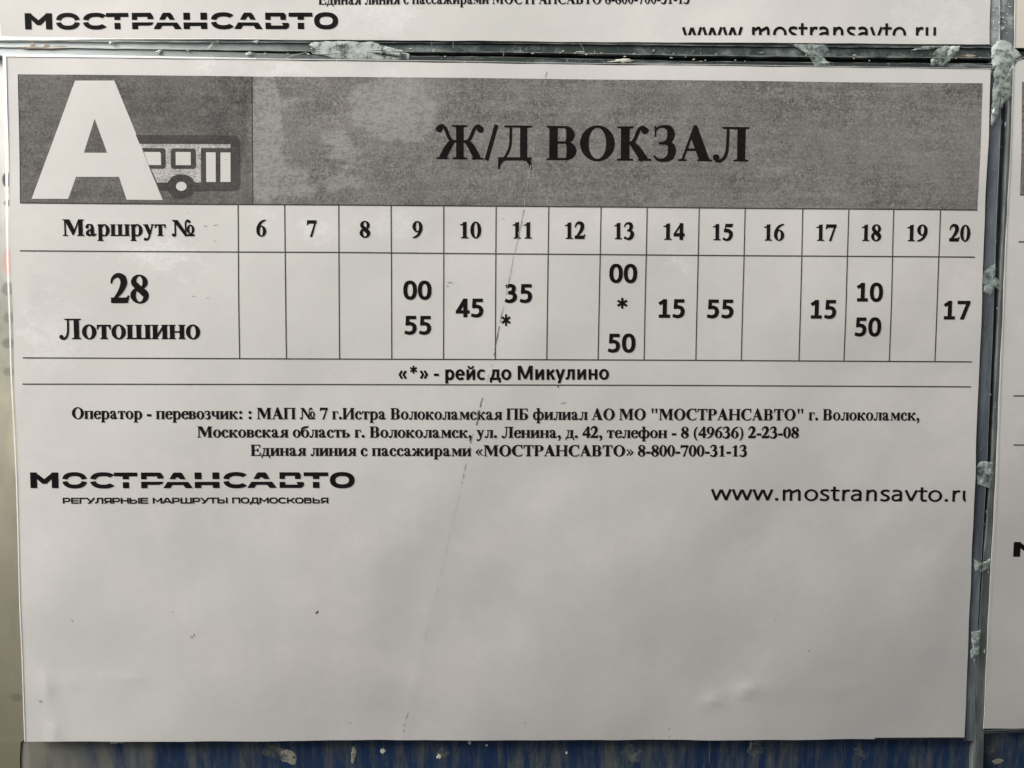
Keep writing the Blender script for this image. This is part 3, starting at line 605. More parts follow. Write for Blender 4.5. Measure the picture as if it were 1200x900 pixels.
def strip(name, top, bot, Y, depth, mat, parent, axis='x', step=8, jit=0.0, bev=.00015, seed=0):
    "long moulding: front face between two photo lines at depth Y, bevelled edges, going back by depth"
    lo, hi = top[0][0], top[-1][0]; n = max(2, int((hi-lo)/step)); vs = []; fs = []
    for i in range(n+1):
        s = lerp(lo, hi, i/n); a, b = polyline(top, s), polyline(bot, s)
        if jit: a += noise.noise(Vector((s*.05, seed, 0)))*jit; b += noise.noise(Vector((s*.05, seed, 9)))*jit
        if axis == 'x': A, B = at(s, a, Y), at(s, b, Y)
        else: A, B = at(a, s, Y), at(b, s, Y)
        d = (B-A).normalized()*min(bev, (B-A).length*.3)
        wv = noise.noise(Vector((s*.02, seed, 5)))*.0001
        for P, y in ((A-d*.2, Y+depth), (A, Y+bev), (A+d, Y), (B-d, Y), (B, Y+bev), (B+d*.2, Y+depth)): vs.append((P.x, y+(wv if y < Y+depth else 0), P.y))
    for i in range(n):
        for k in range(5):
            a = i*6+k; f = (a, a+1, a+7, a+6); fs.append(f if axis == 'x' else f[::-1])
    for e in (0, n*6): fs.append(tuple(range(e, e+6)) if (e == 0) == (axis == 'y') else tuple(range(e+5, e-1, -1)))
    return mesh_obj(name, vs, fs, mat, parent)
# ------------------------------------------------------------------ the board behind everything
board = thing('notice_board', 'dark blue painted board showing below the timetables, streaked with grey grime', 'notice board')
def box(name, x0, x1, y0, y1, z0, z1, mat, parent):
    v = [(x, y, z) for x in (x0, x1) for y in (y0, y1) for z in (z0, z1)]
    return mesh_obj(name, v, [(0, 1, 3, 2), (4, 6, 7, 5), (0, 4, 5, 1), (2, 3, 7, 6), (0, 2, 6, 4), (1, 5, 7, 3)], mat, parent)
BY = .0028
xe = at(6, 880, BY)[0]
vs = []; fs = []
for j in range(41):
    for i in range(61): vs.append((lerp(xe, .36, i/60), BY, lerp(-.26, .24, j/40)))
for j in range(40):
    for i in range(60):
        a = j*61+i; fs.append((a, a+1, a+62, a+61))
pan = mesh_obj('board_panel', vs, fs, 'board', board, True)
sol = pan.modifiers.new('thickness', 'SOLIDIFY'); sol.thickness = .008; sol.offset = -1
# strip left of the sheets, reflected surroundings painted into its colour
strip('reflection_strip', [(-40, -140), (1000, -140)], [(-40, 34), (60, 34), (500, 36), (860, 38), (870, 24), (1000, 22)], .0025, .0006, 'edge_reflection', board, 'y', 10, .8, .00004, 2)
for x, y, rx, ry, an, sd, mt in ((133, 871, 9, 9, .1, 1, 'glue'), (334, 892, 12, 6, .6, 2, 'cream_flake'), (318, 886, 14, 10, .2, 22, 'smudge'), (412, 890, 3, 9, .1, 3, 'cream_flake'), (447, 886, 2.5, 3.5, .4, 4, 'flake'), (520, 888, 9, 6, .3, 5, 'smudge'),
                         (514, 892, 3, 3, 0, 13, 'flake'), (550, 876, 2, 2, 0, 6, 'flake'), (570, 879, 1.4, 1.4, 0, 7, 'flake'), (744, 888, 12, 9, .2, 8, 'smudge'), (883, 880, 2, 7, .05, 9, 'cream_flake'), (890, 884, 9, 10, 0, 10, 'smudge'), (1015, 888, 8, 5, .5, 11, 'smudge'),
                         (1176, 898, 6, 3, 0, 12, 'cream_flake'), (505, 872, 14, 2, -.2, 14, 'smudge'), (1166, 886, 6, 5, 0, 15, 'smudge'), (665, 888, 1.2, 1.6, 0, 16, 'flake')):
    blobmesh('glue_spot' if mt in ('glue', 'smudge') else 'paint_chip', (x, y), (rx, ry), mt, board, BY-.0001, .00008, 26, .35, an, sd)
for p, w in (([(834, 868), (834, 900)], .9), ([(632, 870), (628, 884), (631, 898)], .8), ([(788, 873), (785, 888)], .9), ([(500, 884), (512, 896)], .8), ([(728, 887), (740, 890), (752, 898)], 1.0), ([(1005, 889), (1015, 891), (1020, 894), (1012, 898)], .7), ([(990, 868), (992, 900)], .6), ([(381, 870), (381, 900)], .9)):
    band(p, w, 'grey_edge', 'scratch', board, 2e-5, BY-.0001)

# ------------------------------------------------------------------ timetable sheets
SH = 'timetable sheets on the board'
def sheet(label, q, mat='paper', nx=150, nz=108, jit=.0002, thick=.0005):
    t = thing('timetable_sheet', label, 'timetable', SH)
    qq = [at(*p) for p in q]
    sheet_grid('paper', qq, nx, nz, mat, t, 0, thick, jit)
    return t, qq
main, mq = sheet('white timetable with grey header reading Ж/Д ВОКЗАЛ and a bus emblem, centre of the board', [(6.5, 66.8), (1160.5, 81.5), (1131, 866), (29.8, 869.2)])
up, uq = sheet('sheet above the main timetable, only its bottom margin with wordmark in view', [(-26, -330), (1168, -330), (1159.5, 52), (.8, 44.3)], nx=120, nz=44)
rt, rq = sheet('sheet right of the main timetable, only its left margin with line ends showing', [(1188, 69.5), (2300, 80), (2240, 866), (1153, 854)], nx=120, nz=80, thick=.00008)
ur, urq = sheet('warm tinted sheet corner at upper right above the glue lump', [(1192, -330), (2300, -330), (2300, 57), (1188.5, 56)], 'paper_warm', 60, 40, thick=.00012)
# clear film border that stands out past the paper, with a pale cut edge
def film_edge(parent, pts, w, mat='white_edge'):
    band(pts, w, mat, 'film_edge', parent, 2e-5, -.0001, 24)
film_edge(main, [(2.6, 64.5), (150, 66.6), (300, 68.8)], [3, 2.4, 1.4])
film_edge(main, [(300, 68.8), (600, 72.9), (1163, 80.6)], [1.2, .5, .5], 'film_dull')
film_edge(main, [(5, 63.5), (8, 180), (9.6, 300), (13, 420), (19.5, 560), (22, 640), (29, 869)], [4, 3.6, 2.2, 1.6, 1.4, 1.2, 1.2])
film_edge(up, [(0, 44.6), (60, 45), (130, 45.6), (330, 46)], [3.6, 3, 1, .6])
film_edge(rt, [(1187.4, 75), (1174, 400), (1165, 650), (1152.8, 853)], [1.4, .9, .3, .15], 'film_dull')
film_edge(rt, [(1187, 77), (1191, 71), (1200, 67), (1215, 66)], 1.4, 'rail_ridge')
film_edge(ur, [(1189.3, -10), (1188.6, 55)], 1.0, 'film_dull')
band([(1025, 865.6), (1080, 865.6), (1132, 865)], [2.2, 2.2, 1.6], 'dark_edge', 'pocket_lip', main, 2e-4)
band([(1152, 856.4), (1180, 855), (1230, 853)], 2.2, 'grey_edge', 'pocket_lip', rt, 2e-4)
band([(1152, 859), (1180, 857.7), (1230, 855.6)], 1.0, 'slate_thin', 'pocket_lip', rt, 2.2e-4)
# header band
hq = [at(20.7, 86.7), at(1151, 97.5), at(1145, 246), at(24.3, 237.8)]
def grid_quad(name, corners, nx, nz, mat, parent, lift, jit=0):
    return sheet_grid(name, corners, nx, nz, mat, parent, lift, 0, jit)
# top edge bows a little: three quads
HT = [(20.7, 86.7), (160, 88.2), (295.3, 89.6), (400, 90.1), (600, 91.8), (800, 94), (1000, 96.6), (1151, 97.8)]
HB = [(24.3, 237.6), (160, 238.6), (296, 239.3), (400, 240.1), (600, 241.6), (800, 243), (1000, 245), (1145, 246)]
def header_cell(name, xa, xb, ya, yb, n, rows, mat):
    vs = []; fs = []
    for j in range(rows+1):
        for i in range(n+1):
            x0 = lerp(xa, xb, i/n); x1 = lerp(ya, yb, i/n); v = j/rows
            p = at(lerp(x0, x1, v), lerp(polyline(HT, x0), polyline(HB, x1), v)); vs.append((p.x, -3.2e-5-wave(p.x, p.y), p.y))
    for j in range(rows):
        for i in range(n):
            a = j*(n+1)+i; fs.append((a, a+n+1, a+n+2, a+1))
    return with_normals(mesh_obj(name, vs, fs, mat, main), [normal_at(v[0], v[2]) for v in vs], len(fs))
header_cell('emblem_cell', 20.7, 295.3, 24.3, 296, 36, 20, 'emblem_toner')
header_cell('header_band', 295.3, 1151, 296, 1145, 112, 20, 'grey_toner')
# table rules
rules = thing
grid = []
def rule(pts, w):
    for (x0, y0), (x1, y1) in zip(pts, pts[1:]):
        for k in range(8):
            q = []
            for t, s in ((k/8, 1), ((k+1)/8, 1), ((k+1)/8, -1), (k/8, -1)):
                x, y = lerp(x0, x1, t), lerp(y0, y1, t); l = math.hypot(x1-x0, y1-y0)
                q.append(tuple(at(x-(y1-y0)/l*w/2*s, y+(x1-x0)/l*w/2*s)))
            grid.append(q)
def put_rules(name, parent, mat='line'):
    global grid
    flat(name, grid, mat, parent, 4.5e-5); grid = []
rule([(24, 237.9), (296, 239.5), (600, 241.8), (800, 243.2), (1145, 246.2)], 1.3); put_rules('table_rule', main)
rule([(24, 294), (400, 295.8), (600, 297.6), (800, 299), (1142, 301.3)], 1.3); put_rules('table_rule', main)
rule([(27, 419.3), (400, 420.7), (600, 421.3), (800, 422.1), (1139, 424)], 1.3); put_rules('table_rule', main)
rule([(27, 450), (400, 450.6), (600, 451), (800, 451.6), (1138, 453.3)], 1.3); put_rules('table_rule', main)
rule([(295.3, 90), (296, 239.5)], 1.1); put_rules('table_rule', main)
for xt, xb in ((278.5, 280.5), (333.5, 335.5), (397, 397.7), (458.3, 459), (520, 519.7), (581.3, 580.3), (643, 640.5), (704.3, 700.7), (758.3, 754.7), (819.5, 815.5), (873.5, 868.7), (941, 936.3), (994.5, 989), (1047, 1042.3), (1101.5, 1095.7)):
    rule([(xt, polyline(HB, xt)), (xb, polyline([(27, 419.3), (600, 421.3), (1139, 424)], xb))], 1.15); put_rules('table_rule', main)
rule([(20.9, 87), (24.3, 238)], .8); put_rules('table_rule', main, 'dark_toner')
# A emblem and bus
flat('emblem_letter', [pxpoly([(88, 94.5), (134, 94.5), (150.6, 135), (111, 139), (71.5, 139)]), pxpoly([(71.6, 138.8), (111, 138.8), (98, 179.5), (93, 207), (52.8, 190)]), pxpoly([(52.8, 190), (93, 207), (89, 207), (80, 233), (37.5, 233)]),
     pxpoly([(52.6, 190), (98, 179), (126, 179), (174, 195), (179, 207), (90, 207.2)]), pxpoly([(111, 139), (150.6, 135), (176, 198), (125.8, 180)]), pxpoly([(138.8, 206), (172, 190), (190.3, 234.2), (148, 233.8)])], 'paper', main, 3.2e-5)
bus = flat('bus_emblem', [pxpoly([(159, 158), (274, 158.6), (274, 168.8), (163.3, 168.2)]), pxpoly([(274, 158.6), (278.5, 160.5), (281, 165), (281.4, 170), (281.4, 216), (279, 222), (275, 223.6), (269.8, 223.5), (269.8, 168), (273, 164)]),
    pxpoly([(183.5, 213.8), (271, 213.5), (271, 223.6), (186.8, 223.2)])] + [pxpoly([(211.5+16.6*cos(a*pi/14), 218+15*sin(a*pi/14)) for a in range(28)])], 'dark_toner', main, 4e-5)
flat('bus_side', [pxpoly([(164, 168.6), (270, 168.9), (270, 173.4), (235.5, 173.2), (235.3, 213.4), (228.5, 213.6), (224, 207.5), (217, 204.3), (208, 204), (201, 207), (196, 213.6), (184, 213.8)])], 'stipple', bus, 4.4e-5)
flat('bus_window_frame', [pxpoly([(166, 173.4), (192, 173.6), (194, 175.5), (194, 195.5), (192, 197.7), (175.3, 197.7)])], 'dark_toner', bus, 4.8e-5)
flat('bus_window_frame', [pxpoly([(202, 173.7), (227.5, 173.9), (229.5, 176), (229.5, 195.5), (227.5, 197.8), (202, 197.7), (200, 195.5), (200, 175.8)])], 'dark_toner', bus, 4.8e-5)
flat('bus_door_frame', [pxpoly([(237, 174), (270.5, 174.1), (270.5, 214), (235.2, 213.9), (235.2, 176)])], 'dark_toner', bus, 4.8e-5)
for q in ([(168.5, 178), (186.8, 178), (188.4, 179.6), (188.4, 193.3), (173.9, 193.2)], [(205.7, 178), (223.3, 178.1), (223.3, 193.4), (205.7, 193.3)], [(241.3, 178.4), (252.6, 178.5), (252.4, 213), (241.3, 212.9)], [(258.3, 178.6), (270, 178.6), (269.8, 213), (258, 213)]):
    flat('bus_window', [pxpoly(q)], 'paper', bus, 5.2e-5)
flat('bus_wheel_hub', [pxpoly([(212+6.2*cos(a*pi/10), 218.1+5.4*sin(a*pi/10)) for a in range(20)])], 'paper', bus, 5.2e-5)
# header lettering, letter by letter
def hb(x): return lerp(186.2, 188.6, (x-511)/366)
for ch, x0, x1 in (('Ж', 510.8, 567), ('/', 567.8, 584), ('Д', 583.6, 623.2), ('В', 640.2, 675.4), ('О', 679.6, 720.3), ('К', 723, 763.3), ('З', 765.4, 792.2), ('А', 794.3, 834.6), ('Л', 835.4, 877.6)):
    text(SB, ch, (x0, hb(x0)), (x1, hb(x1)), 39.3, 662, main, name='printed_letter', bold=8)
text(SB, 'Маршрут', (74, 276.2), (194, 276), 18.8, 662, main, bold=12)
text(SB, '№', (201, 276.4), (227.5, 276.2), 18.4, 662, main, bold=14)
for s, x0, x1, y in (('6', 300.3, 311.8, 276.6), ('7', 359.6, 371, 277), ('8', 421.5, 433.8, 278), ('9', 483.3, 495, 278.3), ('10', 538.8, 563.8, 278.8), ('11', 600.2, 623.2, 279.2), ('12', 661.5, 685.8, 279.6), ('13', 719, 742.8, 280),
                     ('14', 776.8, 802, 280.6), ('15', 835, 859, 281), ('16', 895, 919, 281.4), ('17', 956, 979.6, 281.8), ('18', 1009, 1032.2, 282), ('19', 1062, 1086, 282.3), ('20', 1111.6, 1136.4, 282.6)):
    text(SB, s, (x0, y), (x1, y+.1), 18.6, 676, main, bold=14)
text(SB, '28', (130, 354.6), (174.2, 354.6), 32.6, 688, main, bold=9)
text(SB, 'Лотошино', (69.5, 397), (234.5, 397), 23.2, 662, main, bold=11)
for s, x0, x1, y in (('00', 472.6, 505.6, 350.6), ('55', 473.8, 505.2, 391.6), ('45', 534, 566.3, 371.4), ('35', 591, 623.4, 354.4), ('00', 713.8, 746.5, 331), ('50', 712, 744.5, 412.6), ('15', 771.3, 802.4, 372), ('55', 828.3, 859.5, 372.4),
                     ('15', 949.2, 979.3, 373), ('10', 1003, 1033.8, 353), ('50', 1001, 1032, 393.6), ('17', 1105, 1136, 374)):
    text(SA, s, (x0, y), (x1, y+.1), 21.3, 634, main, bold=9)
text(SA, '*', (587.6, 393.3), (598.2, 393.3), 24.5, 644, main, bold=4); text(SA, '*', (722.8, 372), (735.2, 372), 22.5, 644, main, bold=4)
text(SA, '«*» - рейс до Микулино', (467, 445.2), (713.5, 444.6), 16.2, 644, main, bold=9)
text(SB, 'Оператор - перевозчик: : МАП № 7 г.Истра Волоколамская ПБ филиал АО МО "МОСТРАНСАВТО" г. Волоколамск,', (84.8, 490.6), (1077.5, 492.6), 12.9, 662, main, bold=12)
text(SB, 'Московская область г. Волоколамск, ул. Ленина, д. 42, телефон - 8 (49636) 2-23-08', (231.3, 512.4), (936, 513.2), 12.6, 662, main, bold=13)
text(SB, 'Единая линия с пассажирами «МОСТРАНСАВТО» 8-800-700-31-13', (293.6, 534), (875, 534.6), 12.6, 662, main, bold=13)
LOGO = list('МОСТРАНСАВТ')+['ОО']
LX = [(36, 68.8), (73.6, 102.3), (106.4, 134.8), (134.5, 161.6), (166, 192.4), (191.8, 226), (228.5, 257), (261.8, 289.2), (289.6, 324), (327.5, 356.3), (355.8, 384.5), (386.5, 415.4)]
for ch, (x0, x1) in zip(LOGO, LX): text(SL, [ch], (x0, 571.8), (x1, 571.8), 18.3, 700, main, name='wordmark_letter')
text(SW, 'РЕГУЛЯРНЫЕ МАРШРУТЫ ПОДМОСКОВЬЯ', (74, 589.8), (384.6, 589.8), 6.6, 700, main, bold=22)
c1 = at(1131.3, 580)
text(SR, 'www.mostransavto.ru', (832.5, 586.2), (1139.6, 587.8), 17.9, 644, main, bold=6, clips=[(1, 0, c1.x)])
# the sheet above
text(SB, 'Единая линия с пассажирами МОСТРАНСАВТО 8-800-700-31-13', (373.4, 5.5), (808, 3.8), 12.8, 662, up, bold=9)
for ch, (x0, x1) in zip(LOGO, [(lerp(29, 396.3, (a-36)/(415.4-36)), lerp(29, 396.3, (b-36)/(415.4-36))) for a, b in LX]):
    text(SL, [ch], (x0, 34), (x1, 34), 19, 700, up, name='wordmark_letter')
a, b = at(800, 41), at(1098, 41.6); k = (b.y-a.y)/(b.x-a.x)
text(SR, 'www.mostransavto.ru', (799, 48.3), (1096.5, 48.3), 22.5, 644, up, bold=8, clips=[(k, -1, -(a.y-k*a.x))])
# the sheet at the right: rules, header band end, wordmark start
rule([(1193.5, 283.3), (1230, 283.6)], 1.4); put_rules('table_rule', rt)
rule([(1187.3, 463.8), (1240, 464)], 1.4); put_rules('table_rule', rt)
rule([(1187, 521.3), (1240, 521.4)], 1.4); put_rules('table_rule', rt)
flat('header_band', [pxpoly([(1197.4, 96), (1260, 96), (1260, 228.6), (1195, 228.2)])], 'grey_toner', rt, 2.5e-5)
rule([(1195, 228.3), (1230, 228.6)], 1.3); put_rules('table_rule', rt)
for ch, (x0, x1) in zip(LOGO[:2], [(1187.4, 1222), (1226, 1256)]): text(SL, [ch], (x0, 652.5), (x1, 652.5), 17.4, 700, rt, name='wordmark_letter')
# crease through the film of the main sheet
random.seed(5)
def crease(pts, w, mat, gap):
    "a scratch breaks up into short strokes of uneven width"
    out = []
    for i in range(len(pts)-1):
        L = math.dist(pts[i], pts[i+1]); n_ = max(1, int(L/3.2))
        for k in range(n_):
            if random.random() < gap: continue
            p, q = [(lerp(pts[i][0], pts[i+1][0], t), lerp(pts[i][1], pts[i+1][1], t)) for t in (k/n_, (k+1.05)/n_)]
            j = random.gauss(0, .25); ww = (w*random.uniform(.4, 1.2))/2
            out.append(pxpoly([(p[0]-ww+j, p[1]), (p[0]+ww+j, p[1]), (q[0]+ww*.8+j, q[1]), (q[0]-ww*.8+j, q[1])]))
    flat('film_crease', out, mat, main, 6.6e-5, 0, 0)
crease([(640.5, 84), (632, 140), (622.5, 190)], .85, 'crease_light', .4)
crease([(622.5, 190), (612, 255), (608, 275)], .95, 'crease_light', .1)
crease([(608, 275), (602, 300), (596, 330), (588, 368), (583, 392)], .75, 'crease_grey', .15)
crease([(588, 366), (583, 392), (578, 420)], 1.1, 'crease_dark', .35)
crease([(578, 420), (570, 448)], .6, 'crease_grey', .3)
crease([(565, 466), (561, 484), (558.5, 498)], 1.5, 'crease_dark', .1)
crease([(557, 500), (553, 512), (549, 530)], .9, 'crease_dark', .35)
crease([(549, 530), (545, 548), (540, 570)], .7, 'crease_grey', .3)
crease([(540, 570), (526, 630), (505, 720), (490, 780)], .45, 'crease_faint', .5)
crease([(478, 835), (474, 848), (470.5, 866)], .9, 'crease_grey', .1)
def speck(x, y, rx, ry, an, mat):
    o_ = []
    for i in range(12):
        a = i*pi/6; k = 1+.5*noise.noise(Vector((cos(a)*1.7, sin(a)*1.7, x))); u, v = cos(a)*rx*k, sin(a)*ry*k
        o_.append((x+u*cos(an)-v*sin(an), y+u*sin(an)+v*cos(an)))
    flat('dirt_speck', [pxpoly(o_)], mat, main, 4e-5, 0, 0)
for x, y, rx, ry, an in ((371.5, 717.5, 2.6, 1.3, -.9), (224.5, 746, 1.6, 1.6, 0), (227.5, 744, 1, 2, 0), (947.7, 762.4, .9, .9, 0), (654, 453, 1, 1.4, .8), (590, 256.3, 1, .8, 0), (410, 847.5, 1, 1, 0), (784, 854, 1.2, .8, 0), (784, 863, 1.2, .8, 0), (240, 264.6, 2, .7, 0), (252, 263.5, 3.5, .6, -.2),
                         (251, 282, 2, .8, 0), (219, 249, .8, .8, 0), (187, 326, .8, .8, 0), (218, 319, 1, .6, 0), (41, 324, .8, .8, 0), (527, 331, 3.5, .8, 0), (524, 335, 1.5, .8, 0), (202, 717, .9, .9, 0), (85, 727, 1, 1, 0), (47, 822, 2.4, 2, 0), (615, 847, 1, 1, 0), (660, 472, 4, .7, -.2), (226, 347, 3, .6, .1), (243, 349, 1.6, .8, 0)):
    speck(x, y, rx*.8, ry*.8, an, 'speck' if x in (371.5, 947.7, 654) else 'crease_grey')

# ------------------------------------------------------------------ clear plastic rails between the sheets
hr = thing('plastic_rail', 'long horizontal plastic rail above the main timetable, dark right, dusty left', 'plastic rail', 'plastic rails between the sheets')
a_ = [(-20, 44.8), (200, 46), (400, 46.3), (600, 46.5), (800, 49.3), (1000, 51.6), (1161, 52.8)]
e_ = [(-20, 64), (3, 64.5), (200, 68), (400, 71), (600, 73), (800, 76), (1000, 78.3), (1165, 80.2)]
l2 = [(-20, 54.5), (0, 54.8), (180, 57.2), (400, 60.3), (600, 61), (800, 64.6), (1000, 66.7), (1165, 67.8)]
def off(l, d): return [(x, y+(d if not isinstance(d, list) else polyline(d, x))) for x, y in l]
strip('outer_lip', off(a_, -1.2), off(a_, [(-20, 2.2), (600, 3.8), (1165, 3.0)]), .0004, .0024, 'rail_lip', hr, 'x', 8, .2, .0001, 1)
strip('rail_band', off(a_, [(-20, 2.4), (600, 4.2), (1165, 3.4)]), off(l2, -.3), .0007, .0021, 'rail_band', hr, 'x', 8, 0, .0001, 2)
strip('rail_ridge', off(a_, [(-20, 2.1), (600, 3.7), (1165, 2.9)]), off(a_, [(-20, 2.7), (600, 4.3), (1165, 3.5)]), .0001, .001, 'rail_ridge', hr, 'x', 8, .4, .00003, 3)
strip('rail_ridge', off(l2, -.45), off(l2, .45), .0000, .0015, 'rail_ridge', hr, 'x', 8, .5, .00003, 4)
gb = [(330, 1.0), (420, 4.0), (600, 5.6), (800, 6.6), (1000, 6.4), (1165, 6.4)]
strip('rail_groove', off(l2, .3), off(e_, .3), .0022, .0006, 'rail_groove', hr, 'x', 8, 0, .0001, 5)
strip('inner_lip', [(x, y+polyline([(-20, .6), (300, 1.2), (400, 4.6), (600, 6.2), (800, 7.3), (1165, 7)], x)) for x, y in l2], off(e_, .8), .0004, .0016, 'rail_lip', hr, 'x', 8, .6, .0001, 6)
strip('rail_ridge', [(x, y+polyline([(-20, .2), (300, .9), (400, 4.2), (600, 5.8), (800, 7), (1165, 6.7)], x)) for x, y in l2 if x > 300], [(x, y+polyline([(-20, .8), (300, 1.3), (400, 4.8), (600, 6.4), (800, 7.5), (1165, 7.2)], x)) for x, y in l2 if x > 300], .0003, .001, 'rail_ridge', hr, 'x', 8, .5, .00003, 7)
vr = thing('plastic_rail', 'long upright clear plastic rail right of the main timetable, slate blue with a navy groove', 'plastic rail', 'plastic rails between the sheets')
Lx = [(55, 1163.5), (82, 1162.2), (150, 1160), (400, 1150.6), (650, 1141), (868, 1130.6), (920, 1129)]
gl = [(55, 1174.2), (150, 1172.8), (260, 1168), (400, 1163.3), (560, 1156), (650, 1150.8), (760, 1144.5), (873, 1141.5), (920, 1140)]
gr = [(55, 1181.8), (150, 1181.4), (260, 1176), (400, 1168.8), (560, 1161.4), (650, 1153.4), (760, 1145.6), (873, 1142.2), (920, 1140.6)]
Rx = [(55, 1188), (150, 1187.4), (400, 1174.4), (650, 1165), (853, 1153), (920, 1151)]
strip('inner_lip', [(y, x-.8) for y, x in Lx if y < 870], [(y, x) for y, x in gl if y < 800]+[(868, 1141.7)], .0007, .0018, 'slate_lip', vr, 'y', 10, .5, .0002, 8)
strip('rail_groove', off(gl, -.3), off(gr, .3), .0024, .0004, 'navy_groove', vr, 'y', 10, 0, .0001, 9)
strip('outer_lip', gr, off(Rx, .9), .0005, .002, 'slate_thin', vr, 'y', 10, .5, .0002, 10)
strip('rail_ridge', off(gl, -.5), off(gl, 0), .0006, .002, 'slate_thin', vr, 'y', 10, .4, .00003, 11)
strip('rail_ridge', off(gr, 0), off(gr, .5), .0005, .002, 'slate_thin', vr, 'y', 10, .4, .00003, 12)
vu = thing('plastic_rail', 'short upright clear plastic rail at upper right, pale grey with white specks', 'plastic rail', 'plastic rails between the sheets')
strip('inner_lip', [(-200, 1162), (54, 1159)], [(-200, 1173), (54, 1171.8)], .0004, .002, 'pale_band', vu, 'y', 10, .3, .0002, 13)
strip('outer_lip', [(-200, 1173), (54, 1171.8)], [(-200, 1191), (54, 1189)], .0006, .002, 'mid_band', vu, 'y', 10, .3, .0002, 14)
strip('rail_ridge', [(-200, 1172.6), (54, 1171.4)], [(-200, 1173.4), (54, 1172.2)], .0002, .002, 'rail_ridge', vu, 'y', 10, .3, .00003, 15)
hx = thing('plastic_rail', 'stub of dark horizontal plastic rail at the right border beside the glue lump', 'plastic rail', 'plastic rails between the sheets')
strip('rail_band', [(1176, 56.6), (1300, 58)], [(1176, 70), (1300, 71)], .0012, .0016, 'rail_groove', hx, 'x', 8, 0, .0002, 16)
strip('rail_ridge', [(1174, 55.8), (1300, 56.6)], [(1174, 57), (1300, 57.8)], .0002, .002, 'rust', hx, 'x', 8, .4, .00003, 17)

# dried glue on the rails
def gl_(c, r, mat='glue', parent=hr, **k): return blobmesh('glue_smear', c, r, mat, parent, k.pop('Y', -.00002), k.pop('th', .00018), **k)
gl_(None, None, 'glue', hr, out=[(361, 52), (368, 48.5), (400, 47.5), (438, 49), (452, 54), (470, 58), (481, 64), (478, 69), (455, 70.5), (420, 70), (398, 70), (384, 66), (366, 63), (371, 58)], seed=2)
gl_(None, None, 'glue_thin', hr, out=[(925, 51), (970, 51.5), (972, 58), (966, 66), (972, 76), (955, 78), (950, 66), (938, 58)], seed=3)
gl_(None, None, 'glue_thin', hr, out=[(1092, 64), (1098, 57), (1106, 53.5), (1126, 54), (1118, 66), (1106, 77), (1091, 77)], seed=4)
gl_(None, None, 'glue', hr, out=[(1110, 60), (1114, 54), (1127, 54), (1120, 64), (1111, 68)], seed=5, Y=-.0001)
gl_(None, None, 'glue_thin', hr, out=[(1066, 58.5), (1084, 54), (1105, 53), (1104, 56), (1078, 58.5)], seed=6)
gl_(None, None, 'glue', vr, out=[(1163, 53), (1168, 48), (1176, 46.8), (1184, 50), (1188, 54), (1199, 66), (1188, 70), (1184, 76), (1172, 78), (1164, 82), (1162, 66)], seed=7, Y=-.0001, th=.0002)
gl_(None, None, 'glue_streaky', vr, out=[(1165, 80), (1170, 60), (1184, 58), (1194, 66), (1187, 76), (1186, 112), (1176, 122), (1170, 134), (1164, 148), (1161, 146), (1163, 110)], seed=8, Y=-.0001)
gl_(None, None, 'glue_thin', vr, out=[(1152, 330), (1153, 318), (1162, 311), (1168, 309), (1166, 322), (1175, 334), (1174, 342), (1166, 336), (1160, 346), (1153, 342)], seed=9, Y=0)
gl_(None, None, 'glue_thin', vr, out=[(1144, 545), (1150, 540), (1164, 542), (1166, 560), (1160, 572), (1146, 568)], seed=10, Y=.0001)
gl_(None, None, 'glue_thin', vr, out=[(1142, 655), (1149, 660), (1161, 654), (1162, 664), (1150, 672), (1142, 668)], seed=11, Y=.0001)
gl_(None, None, 'glue_thin', vr, out=[(1140, 742), (1150, 738), (1148, 770), (1138, 774)], seed=12, Y=.0001)
gl_((730, 71.2), (14, 2), 'flake', hr, seed=13, rough=.5)
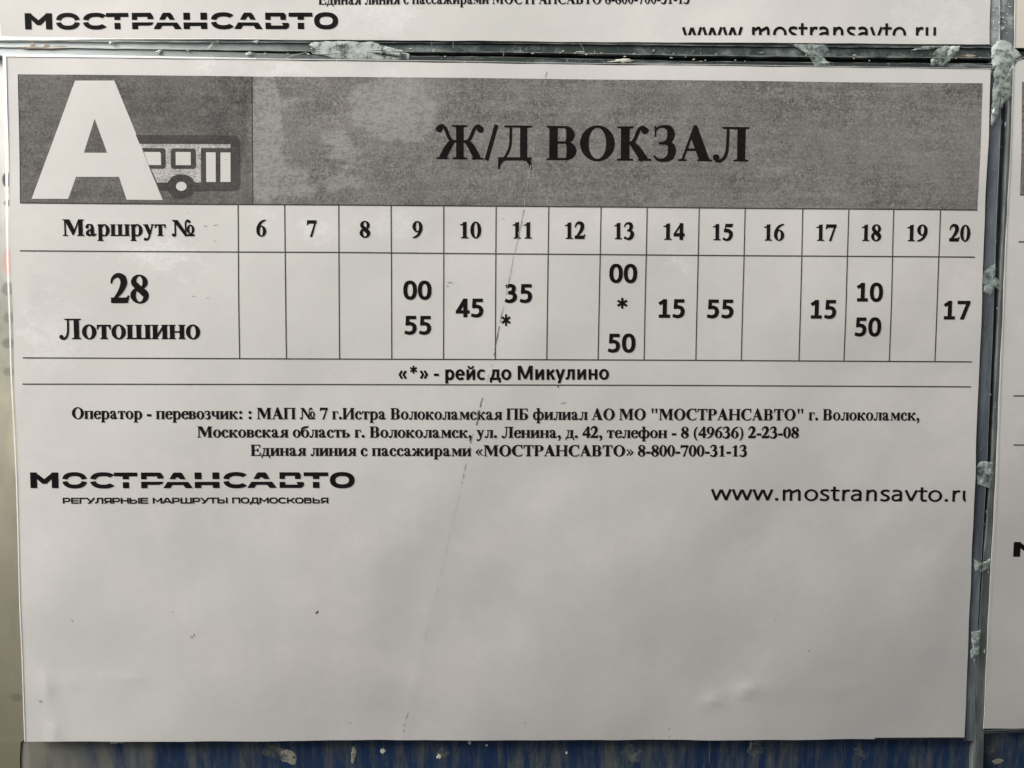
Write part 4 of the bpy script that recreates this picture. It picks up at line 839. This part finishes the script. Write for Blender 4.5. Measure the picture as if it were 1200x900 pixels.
gl_((60, 55.5), (30, 1.6), 'rust', hr, seed=14, rough=.6, th=.00005); gl_((38, 53), (3, 2), 'rust', hr, seed=15, th=.00005, rough=.6); gl_((55, 53.5), (3, 2), 'rust', hr, seed=16, th=.00005, rough=.6)
gl_((1138, 65.6), (7, 1.6), 'rust', hr, seed=17); gl_((680, 60.8), (5, .9), 'glue', hr, seed=18); gl_((293, 63), (5, 2.6), 'glue', hr, seed=19, rough=.5); gl_((130, 50), (3, 1.5), 'glue', hr, seed=20, rough=.5); gl_((186, 60.5), (4, 2), 'glue', hr, seed=21, rough=.5)
gl_((250, 53), (10, 3.5), 'glue_thin', hr, seed=22, rough=.5, ang=-.5); gl_((967, 73.3), (6, 1.2), 'glue', hr, seed=23); gl_((300, 49), (4, 2), 'glue', hr, seed=24, rough=.5)
random.seed(3)
for k in range(46):
    x = random.uniform(120, 1150) if k < 34 else random.uniform(650, 950); y = polyline(l2, x)+random.gauss(0, 3.2)
    gl_((x, y), (random.uniform(.6, 1.8), random.uniform(.4, .9)), random.choice(['flake', 'glue', 'flake']), hr, seed=k, n=10, th=.00006, rough=.6)
for k in range(26):
    x = random.uniform(1164, 1186); y = random.uniform(2, 48)
    gl_((x, y), (random.uniform(.5, 1.3), random.uniform(.5, 1.3)), 'glue', vu, seed=k, n=10, th=.00005, rough=.6)
for k in range(40):
    y = random.uniform(90, 860); x = polyline(Lx, y)+random.uniform(2, 20)
    gl_((x, y), (random.uniform(.3, .8), random.uniform(.6, 3.5)), random.choice(['glue_thin', 'smudge', 'smudge']), vr, seed=k, n=10, th=.00006, rough=.6, Y=.0003)
for p, w in (([(531, 50), (531, 57)], 1), ([(679, 50), (683, 56), (685, 61)], .7), ([(334, 69), (345, 64), (360, 61.5)], .8), ([(506, 50), (506, 58), (500, 60)], .5), ([(590, 61), (590, 66)], .7)):
    band(p, w, 'rail_ridge', 'scratch', hr, 2e-5, -.0001)
for o in list(C.objects):
    if o.type == 'MESH': bend(o)
